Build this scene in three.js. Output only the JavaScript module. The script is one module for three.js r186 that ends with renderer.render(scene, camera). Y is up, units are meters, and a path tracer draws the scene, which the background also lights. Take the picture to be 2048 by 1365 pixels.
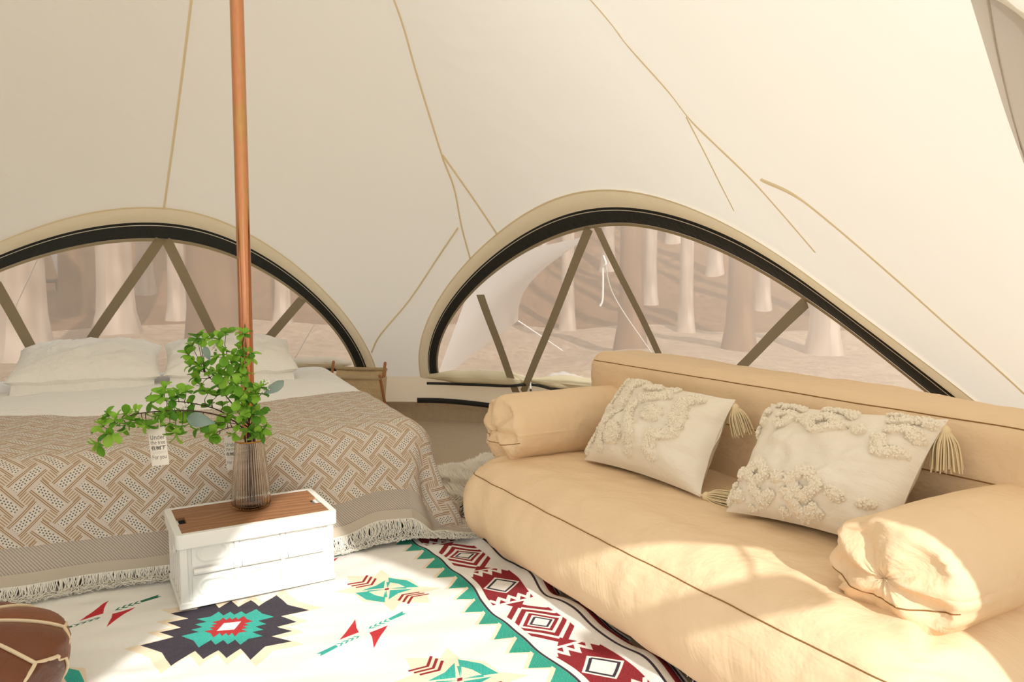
import * as THREE from 'three';
import { mergeGeometries } from 'three/addons/utils/BufferGeometryUtils.js';
import { RoundedBoxGeometry } from 'three/addons/geometries/RoundedBoxGeometry.js';
import { createNoise3D } from 'simplex-noise';

// ---------------------------------------------------------------- camera, sky, sun, exposure
const scene = new THREE.Scene();
const FOCAL = 1500, CAM_H = 0.96, PITCH = Math.atan(132.5 / FOCAL);
const camera = new THREE.PerspectiveCamera(2 * Math.atan(682.5 / FOCAL) * 180 / Math.PI, 2048 / 1365, 0.01, 400);
camera.position.set(0, CAM_H, 0);
camera.rotation.x = -PITCH;
scene.add(camera);

const renderer = new THREE.WebGLRenderer();
renderer.toneMapping = THREE.LinearToneMapping;
renderer.toneMappingExposure = 1.12;
renderer.shadowMap.enabled = true;

const SUN_DIR = new THREE.Vector3(0.28, 0.54, 0.79).normalize();
scene.background = new THREE.Color(0.93, 0.98, 1.03);      // bright hazy sky
scene.backgroundIntensity = 1.3;

const sun = new THREE.DirectionalLight(new THREE.Color(1.0, 0.98, 0.95), 3.5);
sun.name = 'sun';
sun.position.copy(SUN_DIR).multiplyScalar(20);
sun.target.position.set(0, 0.3, -2.3);
sun.position.add(sun.target.position);
sun.castShadow = true;
sun.shadow.radius = 2;
sun.shadow.mapSize.set(4096, 4096);
Object.assign(sun.shadow.camera, { left: -6, right: 6, top: 6, bottom: -6, near: 1, far: 60 });
scene.add(sun, sun.target);

// ---------------------------------------------------------------- helpers (X to the right, Y up, Z = depth away from the camera)
let seed = 12345;
const rnd = () => { seed = (seed * 1664525 + 1013904223) >>> 0; return seed / 4294967296; };
const rr = (a, b) => a + (b - a) * rnd();
const noise3 = createNoise3D(rnd);
const V = (X, Y, Z) => new THREE.Vector3(X, Y, -Z);
const lerp = (a, b, t) => a + (b - a) * t;
const clamp = (x, a = 0, b = 1) => Math.min(b, Math.max(a, x));
const smooth = (a, b, x) => { const t = clamp((x - a) / (b - a)); return t * t * (3 - 2 * t); };
const fbm = (x, y, z, n = 4) => { let s = 0, a = 0.5; for (let i = 0; i < n; i++) { s += a * noise3(x, y, z); x *= 2.03; y *= 2.03; z *= 2.03; a *= 0.5; } return s; };
const table = (T, x) => { if (x <= T[0][0]) return T[0][1]; for (let i = 1; i < T.length; i++) if (x <= T[i][0]) return lerp(T[i - 1][1], T[i][1], (x - T[i - 1][0]) / (T[i][0] - T[i - 1][0])); return T[T.length - 1][1]; };
function at(px, py, Z) {                       // a point of the view at a given depth
  const u = (px - 1024) / FOCAL, v = (682.5 - py) / FOCAL, c = Math.cos(PITCH), s = Math.sin(PITCH), d = c + v * s;
  return V(u / d * Z, CAM_H + (v * c - s) / d * Z, Z);
}
const used = {};
const numbered = (name) => { used[name] = (used[name] ?? -1) + 1; return used[name] ? `${name}_${String(used[name]).padStart(3, '0')}` : name; };
function part(name, geo, mat, parent, label) {
  const m = new THREE.Mesh(geo, mat);
  m.name = name; m.castShadow = m.receiveShadow = true;
  if (label) m.userData.label = label;
  parent.add(m);
  return m;
}
function thing(name, label, category, group, base = [0, 0, 0], turn = 0) {
  const g = new THREE.Group();
  g.name = numbered(name);
  g.userData = { label, category };
  if (group) g.userData.group = group;
  g.position.copy(V(...base)); g.rotation.y = turn;
  scene.add(g);
  return g;
}
function structure(name, label) {
  const g = new THREE.Group(); g.name = name; g.userData = { kind: 'structure', label, category: name.split('_')[0] };
  scene.add(g); return g;
}
// children built in world coordinates are moved so that the group stands at BASE
function rebase(g, X, Y, Z) {
  const b = V(X, Y, Z);
  g.position.copy(b);
  for (const c of g.children) c.position.sub(b);
  return g;
}
function grid(nu, nv, fn, uvfn, flip = false) {
  const p = [], uv = [], idx = [];
  for (let j = 0; j <= nv; j++) for (let i = 0; i <= nu; i++) {
    const q = fn(i / nu, j / nv, i, j); p.push(q.x, q.y, q.z);
    const t = uvfn ? uvfn(i / nu, j / nv, i, j) : [i / nu, j / nv]; uv.push(t[0], t[1]);
  }
  for (let j = 0; j < nv; j++) for (let i = 0; i < nu; i++) {
    const a = j * (nu + 1) + i, b = a + 1, c = a + nu + 1, d = c + 1;
    if (flip) idx.push(a, c, b, b, c, d); else idx.push(a, b, c, b, d, c);
  }
  const g = new THREE.BufferGeometry();
  g.setAttribute('position', new THREE.Float32BufferAttribute(p, 3));
  g.setAttribute('uv', new THREE.Float32BufferAttribute(uv, 2));
  g.setIndex(idx); g.computeVertexNormals();
  return g;
}
const curve = (pts, tension = 0.5) => new THREE.CatmullRomCurve3(pts, false, 'catmullrom', tension);
const tube = (pts, r, n = 24, k = 8) => new THREE.TubeGeometry(pts.length === 2 ? new THREE.LineCurve3(...pts) : curve(pts), n, r, k, false);
function cappedTube(pts, r, n = 24, k = 8) {
  const c = pts.length === 2 ? new THREE.LineCurve3(...pts) : curve(pts);
  const g = [new THREE.TubeGeometry(c, n, r, k, false)];
  for (const t of [0, 1]) { const s = new THREE.SphereGeometry(r, k, 4); const q = c.getPoint(t); s.translate(q.x, q.y, q.z); g.push(s); }
  return mergeGeometries(g);
}
function taperTube(pts, r0, r1, n = 16, k = 6) {
  const c = pts.length === 2 ? new THREE.LineCurve3(...pts) : curve(pts), g = new THREE.TubeGeometry(c, n, 1, k, false), p = g.attributes.position;
  for (let i = 0; i <= n; i++) { const o = c.getPointAt(i / n), r = lerp(r0, r1, i / n); for (let j = 0; j <= k; j++) { const a = i * (k + 1) + j; p.setXYZ(a, o.x + (p.getX(a) - o.x) * r, o.y + (p.getY(a) - o.y) * r, o.z + (p.getZ(a) - o.z) * r); } }
  return g;
}
const box = (w, h, d, x, y, z, r = 0.004, seg = 2) => { const g = new RoundedBoxGeometry(w, h, d, seg, Math.min(r, w / 2.01, h / 2.01, d / 2.01)); g.translate(x, y, z); return g; };
// a subdivided rounded box, pushed about by FN(position, normal) -> metres along the normal
function softBox(w, h, d, r, n, fn) {
  const g = new THREE.BoxGeometry(w, h, d, n[0], n[1], n[2]), p = g.attributes.position, N = g.attributes.normal, q = new THREE.Vector3(), c = new THREE.Vector3();
  for (let i = 0; i < p.count; i++) {
    q.fromBufferAttribute(p, i);
    c.set(clamp(q.x, -w / 2 + r, w / 2 - r), clamp(q.y, -h / 2 + r, h / 2 - r), clamp(q.z, -d / 2 + r, d / 2 - r));
    const o = q.clone().sub(c);
    if (o.lengthSq() > 1e-12) o.normalize(); else o.fromBufferAttribute(N, i);
    const s = c.clone().addScaledVector(o, r);
    if (fn) s.addScaledVector(o, fn(s, o));
    p.setXYZ(i, s.x, s.y, s.z);
  }
  return weld(g);
}
function weld(g) {                              // shared normals across coincident vertices, uv kept
  g.computeVertexNormals();
  const p = g.attributes.position, n = g.attributes.normal, m = new Map(), key = (i) => `${p.getX(i).toFixed(5)},${p.getY(i).toFixed(5)},${p.getZ(i).toFixed(5)}`;
  for (let i = 0; i < p.count; i++) { const k = key(i); if (!m.has(k)) m.set(k, new THREE.Vector3()); m.get(k).add(new THREE.Vector3().fromBufferAttribute(n, i)); }
  for (let i = 0; i < p.count; i++) { const v = m.get(key(i)).clone().normalize(); n.setXYZ(i, v.x, v.y, v.z); }
  return g;
}
function boxUV(g) {                             // one continuous layout in metres over the front, the top and the back
  const p = g.attributes.position, uv = new Float32Array(p.count * 2);
  for (let i = 0; i < p.count; i++) { uv[2 * i] = p.getX(i) + 0.3 * p.getZ(i) + 0.2 * p.getY(i); uv[2 * i + 1] = p.getZ(i) - p.getY(i); }
  g.setAttribute('uv', new THREE.BufferAttribute(uv, 2));
  return g;
}

// ---------------------------------------------------------------- textures and materials
function dataTex(w, h, fn, srgb = true) {
  const d = new Uint8Array(w * h * 4);
  for (let y = 0; y < h; y++) for (let x = 0; x < w; x++) { const c = fn(x / w, y / h, x, y), i = (y * w + x) * 4; d[i] = clamp(c[0]) * 255; d[i + 1] = clamp(c[1]) * 255; d[i + 2] = clamp(c[2]) * 255; d[i + 3] = 255; }
  const t = new THREE.DataTexture(d, w, h);
  t.wrapS = t.wrapT = THREE.RepeatWrapping; t.magFilter = THREE.LinearFilter; t.minFilter = THREE.LinearFilter;
  if (srgb) t.colorSpace = THREE.SRGBColorSpace;
  t.needsUpdate = true;
  return t;
}
// noise that repeats over the unit square
const loopNoise = (u, v, f, o = 0) => { const a = u * 2 * Math.PI, b = v * 2 * Math.PI, k = f / (2 * Math.PI); return 0.5 * (noise3(Math.cos(a) * k + o, Math.sin(a) * k, Math.cos(b) * k * 1.01 + 7) + noise3(Math.sin(b) * k + o + 31, Math.cos(b) * k, Math.sin(a) * k * 1.01 - 5)); };
const weaveBump = dataTex(256, 256, (u, v, x, y) => { const k = ((x >> 1) + (y >> 1)) & 1, s = 0.5 + (k ? 0.3 : -0.3) + rr(-0.15, 0.15); return [s, s, s]; }, false);
const clothBump = dataTex(512, 512, (u, v) => { const s = 0.5 + 0.35 * loopNoise(u, v, 6) + 0.2 * loopNoise(u, v, 14, 3) + 0.08 * loopNoise(u, v, 40, 9); return [s, s, s]; }, false);
const rep = (t, x, y = x) => { const c = t.clone(); c.repeat.set(x, y); c.needsUpdate = true; return c; };
const M = {};
const std = (name, o) => (M[name] = Object.assign(new THREE.MeshStandardMaterial({ roughness: 0.9, side: THREE.DoubleSide, ...o }), { name }));
const phys = (name, o) => (M[name] = Object.assign(new THREE.MeshPhysicalMaterial({ roughness: 0.9, side: THREE.DoubleSide, ...o }), { name }));

phys('canvas', { color: '#f9f4e7', transmission: 0.3, roughness: 1, thickness: 0, specularIntensity: 0.1, bumpMap: rep(clothBump, 0.6), bumpScale: 0.006 });
phys('canvasTrim', { color: '#f7edd6', transmission: 0.32, roughness: 1, thickness: 0, specularIntensity: 0.1, bumpMap: rep(clothBump, 3), bumpScale: 0.004 });
phys('canvasFlap', { color: '#efe2c0', transmission: 0.2, roughness: 1, thickness: 0, specularIntensity: 0.1 });
phys('seamTape', { color: '#efe0bd', transmission: 0.24, roughness: 1, thickness: 0, specularIntensity: 0.1 });
std('blackWeb', { color: '#202320', roughness: 0.75, bumpMap: rep(clothBump, 6), bumpScale: 0.004 });
std('blackZip', { color: '#171816', roughness: 0.6 });
std('whiteThread', { color: '#d8d4c8' });
std('greyTape', { color: '#a39678' });
phys('strapWeb', { color: '#a99a7c', roughness: 1, transmission: 0.18, thickness: 0, specularIntensity: 0.2, bumpMap: rep(weaveBump, 60), bumpScale: 0.001 });
phys('net', { color: '#d8cbbb', roughness: 1, transparent: true, opacity: 0.57, transmission: 0.45, thickness: 0, specularIntensity: 0 });
std('groundsheet', { color: '#b09c80', roughness: 0.8, bumpMap: rep(clothBump, 1.2), bumpScale: 0.012 });
std('groundsheetWall', { color: '#a89274', roughness: 0.8, bumpMap: rep(clothBump, 1.5), bumpScale: 0.02 });
std('sofaFabric', { color: '#ebcda6', roughness: 0.85, bumpMap: rep(clothBump, 2.0), bumpScale: 0.0042 });
std('sofaSeam', { color: '#8d6534' });
phys('sheet', { color: '#faf8f2', roughness: 0.95, bumpMap: rep(clothBump, 2.5), bumpScale: 0.006 });
phys('pillowcase', { color: '#f8f4ea', roughness: 0.95, bumpMap: rep(clothBump, 4), bumpScale: 0.006 });
std('plastic', { color: '#eae8e1', roughness: 0.42 });
std('cushionCloth', { color: '#eee3d0', roughness: 0.95, bumpMap: rep(clothBump, 3), bumpScale: 0.004 });
std('tuft', { color: '#efe4cf', roughness: 1 });
std('tassel', { color: '#e4cfa6', roughness: 1 });
std('twine', { color: '#e8e0cc' });
std('rope', { color: '#f6f2ea' });
phys('copper', { color: '#d98a5a', metalness: 1, roughness: 0.15 });
std('wood', { color: '#a9713f', roughness: 0.6 });
std('stemWood', { color: '#46332a', roughness: 0.8 });
std('fleece', { color: '#f7eedb', roughness: 1 });
std('fringeWhite', { color: '#f4eee0', roughness: 1 });
std('fringeDark', { color: '#3a3533', roughness: 1 });

// ---------------------------------------------------------------- the tent
const PX = -0.895, PZ = 2.5, APEX = 3.04, SILL = 0.28;
const BASE_R = [[-190, 2.5], [-170, 2.5], [-150, 2.6], [-130, 2.8], [-110, 3.05], [-90, 3.25], [-70, 3.36], [-57, 3.45], [-50, 3.4], [-42, 3.26], [-35, 3.1], [-28, 2.95], [-18, 2.72], [-10, 2.57], [-4, 2.5], [170, 2.5], [180, 2.5]];
const SEAMS = [-134, -86, -44, -6.5, 64, 122.5, 180, 226];
const wrap = (th) => { while (th > 180) th -= 360; while (th < -180) th += 360; return th; };
const baseR = (th) => { const t = wrap(th); let s = 0; for (const d of [-3, -1.5, 0, 1.5, 3]) s += table(BASE_R, t + d); return s / 5; };
function creaseOf(th) {
  let t = wrap(th); if (t < SEAMS[0]) t += 360;
  for (let i = 1; i < SEAMS.length; i++) if (t <= SEAMS[i]) return Math.sin(Math.PI * clamp((t - SEAMS[i - 1]) / (SEAMS[i] - SEAMS[i - 1])));
  return 0;
}
function shell(th, Y, off = 0) {                // a point on the tent; OFF metres inwards
  const R = baseR(th), a = th * Math.PI / 180, k = Y > SILL ? (APEX - Y) / (APEX - SILL) : 1;
  let r = R * k;
  if (Y > SILL) r *= 1 - 0.022 * creaseOf(th) * smooth(0.95, 1.5, Y);
  r -= off;
  const up = Y > SILL ? off * 0.6 : 0;
  return V(PX + r * Math.cos(a), Y - up, PZ + r * Math.sin(a));
}
const WIN = [{ c: 124, hr: 32.5, hl: 38, T: 1.228 }, { c: 36, hr: 46, hl: 46, T: 1.264 }, { c: 211, hr: 38, hl: 40, T: 1.25 }];  // the third window is unseen, added to let in fill light
const ARCH_N = 56;
const arch = (w, f, grow = 0) => {              // f 0..1 from the right-hand foot to the left-hand foot; GROW metres outwards
  const ph = Math.PI * f, c = Math.cos(ph), g = grow / 0.0436 / 1.05;
  return [w.c - (c > 0 ? w.hr + g : w.hl + g) * c, SILL + (w.T + grow * 1.1 - SILL) * Math.sin(ph)];
};
const DOOR = [[-130, 0.02], [-129.4, 0.35], [-126, 0.6], [-115, 0.76], [-100, 0.84], [-90, 0.89], [-84, 0.96], [-80.6, 1.01], [-78.8, 1.05], [-75.2, 1.17], [-72.3, 1.27], [-69.7, 1.34], [-67.9, 1.4], [-65.5, 1.43], [-63.7, 1.41], [-62.3, 1.33], [-61.5, 1.29], [-59.4, 1.246], [-57.4, 1.183], [-55.6, 1.13], [-52, 1.1], [-49.7, 1.07], [-48, 1.04], [-45.6, 0.985], [-44.2, 0.955], [-43.4, 0.85], [-43.1, 0.5], [-43, 0.02]];  // outline shaped to cast the sun patches, left wing widened for fill light
function columns(t0, t1) {                      // [theta, lowest Y of canvas above the sill]
  const out = [];
  let marks = [];
  for (let t = t0; t < t1 - 0.3; t += 1.5) marks.push(t);
  marks.push(t1);
  const special = [];
  for (const w of WIN) { const a = w.c - w.hr, b = w.c + w.hl; marks = marks.filter((t) => t <= a || t >= b); for (let i = 0; i <= ARCH_N; i++) { const [t, y] = arch(w, i / ARCH_N); if (t > t0 + 1e-6 && t < t1 - 1e-6) special.push([t, y]); } for (const e of [t0, t1]) if (e > a && e < b) special.push([e, SILL + (w.T - SILL) * Math.sqrt(Math.max(0, 1 - ((e - w.c) / (e < w.c ? w.hr : w.hl)) ** 2))]); }
  marks = marks.filter((t) => !special.some((s) => Math.abs(s[0] - t) < 1e-3));
  for (const t of marks) out.push([t, SILL]);
  out.push(...special);
  return out.sort((a, b) => a[0] - b[0]);
}
function panel(t0, t1) {
  const cols = columns(t0, t1), n = cols.length - 1, rows = 26;
  return grid(n, rows, (u, v, i, j) => shell(cols[i][0], lerp(cols[i][1], APEX - 0.05, j / rows)), (u, v, i, j) => { const Y = lerp(cols[i][1], APEX - 0.05, j / rows); return [cols[i][0] * 0.0436 * (APEX - Y) / APEX, Y * 1.2]; });
}
function seamStrip(list, width = 0.011, off = 0.004) {   // a sewn tape that follows [theta, Y] pairs
  const pts = list.map(([t, y]) => shell(t, y, off)), c = curve(pts), n = list.length * 8;
  const ctr = V(PX, 0.9, PZ);
  return grid(3, n, (u, v) => {
    const q = c.getPoint(v), tg = c.getTangent(v), inw = ctr.clone().sub(q).setY(0).normalize(), side = tg.clone().cross(inw).normalize();
    return q.addScaledVector(side, (u - 0.5) * width).addScaledVector(inw, 0.004 * Math.sin(Math.PI * u));
  });
}
const walls = {
  back: structure('wall_back', 'cream canvas back wall of the bell tent'),
  right: structure('wall_right', 'cream canvas wall of the tent behind the sofa'),
  left: structure('wall_left', 'cream canvas wall on the left of the tent'),
  front: structure('wall_front', 'cream canvas wall around the tent doorway'),
};
for (const [w, a, b] of [['back', 64, 122.5], ['back', 122.5, 180], ['right', -6.5, 64], ['right', -43, -6.5], ['left', 180, 226]]) part('canvas_panel', panel(a, b), M.canvas, walls[w]);
part('canvas_panel', panel(226, 230), M.canvas, walls.front);
{ // canvas above the doorway
  const n = 140, rows = 24, th = (u) => lerp(-130, -43, u);
  part('canvas_panel', grid(n, rows, (u, v) => shell(th(u), lerp(table(DOOR, th(u)), APEX - 0.05, v)), (u, v) => [th(u) * 0.03, lerp(table(DOOR, th(u)), APEX, v)]), M.canvas, walls.front);
}
for (const [w, a, b] of [['back', 64, 180], ['right', -43, 64], ['left', 180, 226], ['front', 226, 230]]) {   // the upright strip below the sill
  part('lower_wall', grid(60, 6, (u, v) => shell(lerp(a, b, u), SILL * v).multiply(new THREE.Vector3(1, 1, 1)), (u, v) => [u * (b - a) * 0.0436, v * SILL]), M.canvasTrim, walls[w]);
}
const S = (w, list, width) => part('seam', seamStrip(list, width), M.seamTape, walls[w]);
S('back', [[120.5, 2.3], [121, 2.1], [122.1, 1.72], [123, 1.29]]);
S('back', [[61, 2.5], [61.4, 2.1], [64, 1.856], [65.8, 1.545], [66, 1.4], [67.6, 1.212], [68.4, 1.03]]);
S('right', [[65.6, 1.545], [62.7, 1.341], [60.8, 1.155]]);
S('back', [[68.3, 1.213], [74, 1.071], [82, 0.811], [88.4, 0.582], [90.4, 0.459]]);
S('right', [[-7.6, 2.3], [-7.4, 1.788], [-6, 1.66], [-5.8, 1.525], [-5, 1.438], [-5.4, 1.375], [-6.3, 1.26], [-6.3, 1.165], [-5.9, 1.03]]);
S('right', [[-4.7, 1.45], [-1.2, 1.346], [2, 1.261], [4.4, 1.185]]);
S('right', [[-8.2, 1.244], [-11.2, 1.187], [-12.4, 1.099], [-13.4, 0.946], [-14, 0.826], [-14.5, 0.735], [-14.8, 0.64], [-15, 0.45]]);

// windows: screen, black band with stitching, grey tape, canvas border, straps, rolled flap
function bandAlong(w, g0, g1, off, n = 96, thick = 0) {   // the webbing is cut wider towards the near foot of the second window
  return grid(n, 4, (u, v) => { const k = w === WIN[1] ? 0.85 + 1.15 * smooth(0.5, 0.12, u) : 1, g = lerp(g0, g1, v), f = u, [t, y] = arch(w, f, g < 0 ? g * k : g); return shell(t, Math.max(y, SILL), off + thick * Math.sin(Math.PI * v)); }, (u, v) => [u * 3.6, v * Math.abs(g1 - g0)]);
}
function strapBetween(a, b, width) {            // pulled straight between two points of the arch and the sill
  const A = shell(a[0], a[1], 0.008), B = shell(b[0], b[1], 0.008), n = 8, tg = B.clone().sub(A).normalize();
  const mid = A.clone().lerp(B, 0.5), inw = V(PX, 0.6, PZ).sub(mid).normalize(), side = tg.clone().cross(inw).normalize();
  return grid(1, n, (u, v) => A.clone().lerp(B, v).addScaledVector(side, (u - 0.5) * width).addScaledVector(inw, 0.004 * Math.sin(9 * v)), (u, v) => [u * width, v]);
}
const windowLabels = ['wide arched mesh window behind the bed and pillows', 'wide arched mesh window behind the sofa', 'added arched mesh window in the unseen left wall, letting in fill light'];
WIN.forEach((w, k) => {
  const g = structure(`window_${k + 1}`, windowLabels[k]);
  part('mesh_screen', grid(ARCH_N, 8, (u, v, i) => { const [t, y] = arch(w, i / ARCH_N, -0.02); return shell(t, lerp(SILL, y, v), 0); }), M.net, g);
  part('black_band', bandAlong(w, -0.07, 0, 0.004, 96, 0.006), M.blackWeb, g, 'black webbing along the arch');
  part('band_stitching', bandAlong(w, -0.012, -0.0085, 0.011), M.whiteThread, g);
  part('grey_tape', bandAlong(w, -0.084, -0.07, 0.005), M.greyTape, g);
  part('canvas_border', bandAlong(w, 0, 0.062, 0.006, 96, 0.012), M.canvasTrim, g);
  part('border_seam', bandAlong(w, 0.06, 0.067, 0.008), M.seamTape, g);
});
const win1 = scene.getObjectByName('window_1'), win2 = scene.getObjectByName('window_2');
for (const [a, b] of [[[145.2, 0.92], [134.3, 0.3]], [[134.3, 0.3], [123.1, 1.15]], [[122.2, 1.15], [111.3, 0.3]], [[100.2, 0.82], [111.3, 0.3]]]) part('strap', strapBetween(a, b, 0.052), M.strapWeb, win1);
for (const [a, b] of [[[68.9, 0.85], [68.3, 0.2]], [[67.2, 0.2], [40.6, 1.185]], [[38.8, 1.185], [42.4, 0.29]], [[5.4, 0.87], [38, 0.29]]]) part('strap', strapBetween(a, b, 0.05), M.strapWeb, win2);

// ---------------------------------------------------------------- floor and the ground outside
{
  const g = structure('floor', 'taupe groundsheet on the tent floor');
  const n = 96;
  part('groundsheet', grid(n, 10, (u, v) => { const th = u * 360 - 180, r = baseR(th) * v, a = th * Math.PI / 180; return V(PX + r * Math.cos(a), 0, PZ + r * Math.sin(a)); }, (u, v) => { const a = u * 2 * Math.PI, r = 2.5 * v; return [r * Math.cos(a), r * Math.sin(a)]; }, true), M.groundsheet, g);
  part('groundsheet_wall', grid(60, 4, (u, v) => { const th = lerp(-40, 240, u), p = shell(th, 0.11 * v, 0.012 + 0.05 * (1 - v) ** 2); return p; }, (u, v) => [u * 10, v * 0.1]), M.groundsheetWall, g);
}
{
  const litter = dataTex(512, 512, (u, v) => { const a = 0.5 + 0.5 * loopNoise(u, v, 30), b = 0.5 + 0.5 * loopNoise(u, v, 90, 5), c = 0.5 + 0.5 * loopNoise(u, v, 8, 2); const k = 0.55 * a + 0.3 * b + 0.3 * c - 0.1; return [lerp(0.52, 0.88, k), lerp(0.41, 0.77, k), lerp(0.31, 0.64, k)]; });
  std('litter', { map: rep(litter, 0.5), roughness: 1 });
  const g = structure('ground', 'brown leaf litter on the forest floor outside'); g.userData.category = 'ground';
  const h = (X, Z) => -0.03 + smooth(9, 40, Math.hypot(X - PX, Z - PZ)) * 9 * smooth(-10, 12, Z) + 0.12 * smooth(4, 8, Math.hypot(X, Z)) * noise3(X * 0.3, Z * 0.3, 1);
  scene.userData.groundH = h;
  const uvw = (X, Z) => [X, Z];
  part('forest_floor', grid(96, 40, (u, v) => { const a = u * 2 * Math.PI, r = 11 * v; return V(PX + r * Math.cos(a), h(PX + r * Math.cos(a), PZ + r * Math.sin(a)), PZ + r * Math.sin(a)); }, (u, v) => uvw(11 * v * Math.cos(u * 2 * Math.PI), 11 * v * Math.sin(u * 2 * Math.PI)), true), M.litter, g);
  std('undergrowth', { map: rep(litter, 0.35), color: '#bfa588', roughness: 1 });  // browner litter, also darkened in colour for the shade of the wood
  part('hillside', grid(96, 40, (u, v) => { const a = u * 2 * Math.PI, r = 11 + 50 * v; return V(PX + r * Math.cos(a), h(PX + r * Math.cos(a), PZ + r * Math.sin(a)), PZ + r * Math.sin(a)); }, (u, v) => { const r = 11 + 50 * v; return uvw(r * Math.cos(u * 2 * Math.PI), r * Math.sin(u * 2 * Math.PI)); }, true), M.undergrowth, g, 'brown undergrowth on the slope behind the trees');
}


// ---------------------------------------------------------------- woven rug on the floor: s metres to the left of the green border's edge, q metres along it towards the camera
const RUG = { A: [-0.3745, 2.6795], v: [0.453, -0.8915], n: [-0.8915, -0.453] };
const rugXZ = (p, q) => [RUG.A[0] + RUG.n[0] * p + RUG.v[0] * q, RUG.A[1] + RUG.n[1] * p + RUG.v[1] * q];
const RP0 = -0.26, RP1 = 1.66, RQ0 = -0.34, RQ1 = 1.62;      // the rug's extent
function rugTexture() {
  const W = 2048, H = 2048, c = document.createElement('canvas'); c.width = W; c.height = H;
  const x = c.getContext('2d'), sx = W / (RP1 - RP0), sy = H / (RQ1 - RQ0);
  const RED = '#8e1f26', GRN = '#2f9c86', TEAL = '#35a898', BLK = '#37303a', CRM = '#f1ede5', SAND = '#eedcc0';
  x.fillStyle = CRM; x.fillRect(0, 0, W, H);
  const X = (p) => (RP1 - p) * sx, Y = (q) => (q - RQ0) * sy;   // right side of the picture = the sofa side
  const poly = (pts, col) => { x.fillStyle = col; x.beginPath(); pts.forEach(([p, q], i) => (i ? x.lineTo(X(p), Y(q)) : x.moveTo(X(p), Y(q)))); x.closePath(); x.fill(); };
  const line = (pts, col, w) => { x.strokeStyle = col; x.lineWidth = w * sx; x.lineJoin = 'miter'; x.beginPath(); pts.forEach(([p, q], i) => (i ? x.lineTo(X(p), Y(q)) : x.moveTo(X(p), Y(q)))); x.stroke(); };
  // border, from the field outwards
  for (let q = RQ0; q < RQ1; q += 0.087) {                     // green saw teeth with a sand edge
    poly([[0.008, q - 0.012], [0.078, q + 0.064], [0.008, q + 0.1]], SAND);
    poly([[0.004, q], [0.066, q + 0.066], [0.004, q + 0.09]], GRN);
  }
  poly([[0.012, RQ0], [0.012, RQ1], [0, RQ1], [0, RQ0]], GRN);
  line([[-0.004, RQ0], [-0.004, RQ1]], BLK, 0.007);
  const r0 = -0.026, r1 = -0.158, mid = (r0 + r1) / 2, hw = (r0 - r1) / 2;
  for (let k = -2; k < 7; k++) {
    const q0 = 0.285 + k * 0.272, odd = ((k % 2) + 2) % 2;      // q0: middle of a diamond
    const a = q0 - 0.136, b = q0 + 0.136;
    if (odd) {                                                  // plain red block with a white square
      poly([[r0, a + 0.01], [r0, b - 0.01], [r1, b - 0.01], [r1, a + 0.01]], RED);
      poly([[mid, q0 - 0.062], [mid + 0.062, q0], [mid, q0 + 0.062], [mid - 0.062, q0]], CRM);
      line([[mid, q0 - 0.047], [mid + 0.047, q0], [mid, q0 + 0.047], [mid - 0.047, q0], [mid, q0 - 0.047]], BLK, 0.0075);
      for (const e of [-1, 1]) { const z = []; for (let i = 0; i <= 8; i++) z.push([lerp(r0, r1, i / 8), q0 + e * (0.092 + (i % 2 ? 0.03 : 0))]); line(z, CRM, 0.013); }
      poly([[r0, a], [r0 - 0.03, a + 0.012], [r0, a + 0.03]], CRM); poly([[r1, a], [r1 + 0.03, a + 0.012], [r1, a + 0.03]], CRM);
    } else {                                                    // nested red diamonds
      for (const [f, col] of [[0.135, RED], [0.112, CRM], [0.095, RED], [0.074, CRM], [0.06, RED], [0.046, CRM]]) {
        const w = Math.min(hw, f * 0.95), cut = Math.max(0, f * 0.95 - hw);
        poly([[mid, q0 - f], [mid + w, q0 - cut * 1.05], [mid + w, q0 + cut * 1.05], [mid, q0 + f], [mid - w, q0 + cut * 1.05], [mid - w, q0 - cut * 1.05]], col);
      }
      line([[mid, q0 - 0.032], [mid + 0.032, q0], [mid, q0 + 0.032], [mid - 0.032, q0], [mid, q0 - 0.032]], BLK, 0.0065);
      for (const e of [-1, 1]) poly([[mid + 0.03, q0 + e * 0.136], [mid, q0 + e * 0.1], [mid - 0.03, q0 + e * 0.136]], RED);
    }
  }
  line([[-0.19, RQ0], [-0.19, RQ1]], BLK, 0.007);
  poly([[-0.214, RQ0], [-0.214, RQ1], [-0.244, RQ1], [-0.244, RQ0]], RED);
  line([[-0.25, RQ0], [-0.25, RQ1]], BLK, 0.008);
  // field motifs; local frame: a to the right, b away from the camera
  const local = (p0, q0, turn, s = 1) => { const ct = Math.cos(turn), st = Math.sin(turn); return (pts) => pts.map(([a, b]) => [p0 - s * (a * ct - b * st), q0 - s * (a * st + b * ct)]); };
  const stepped = (w, h, steps, flare) => {                     // stepped lozenge with flared ends
    const q = [];
    for (let i = 0; i < steps; i++) { const a = w * (1 - i / steps), b = h * (i + 0.55) / steps, b2 = h * (i + 1) / steps; q.push([a * (i ? 1 - flare : 1), i ? b - h / steps * 0.35 : 0], [a, b]); if (i < steps - 1) q.push([w * (1 - (i + 1) / steps) + w * 0.02, b2 - h * 0.16]); else q.push([w * 0.14, h * 0.8], [w * 0.2, h], [0, h * 0.82]); }
    const up = q, down = q.map(([a, b]) => [a, -b]).reverse(), L = (l) => l.map(([a, b]) => [-a, b]).reverse();
    return [...up, ...L(up), ...L(down.slice().reverse()).reverse().reverse(), ...down].length && [...up, ...up.map(([a, b]) => [-a, b]).reverse(), ...up.map(([a, b]) => [-a, -b]), ...up.map(([a, b]) => [a, -b]).reverse()];
  };
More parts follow.
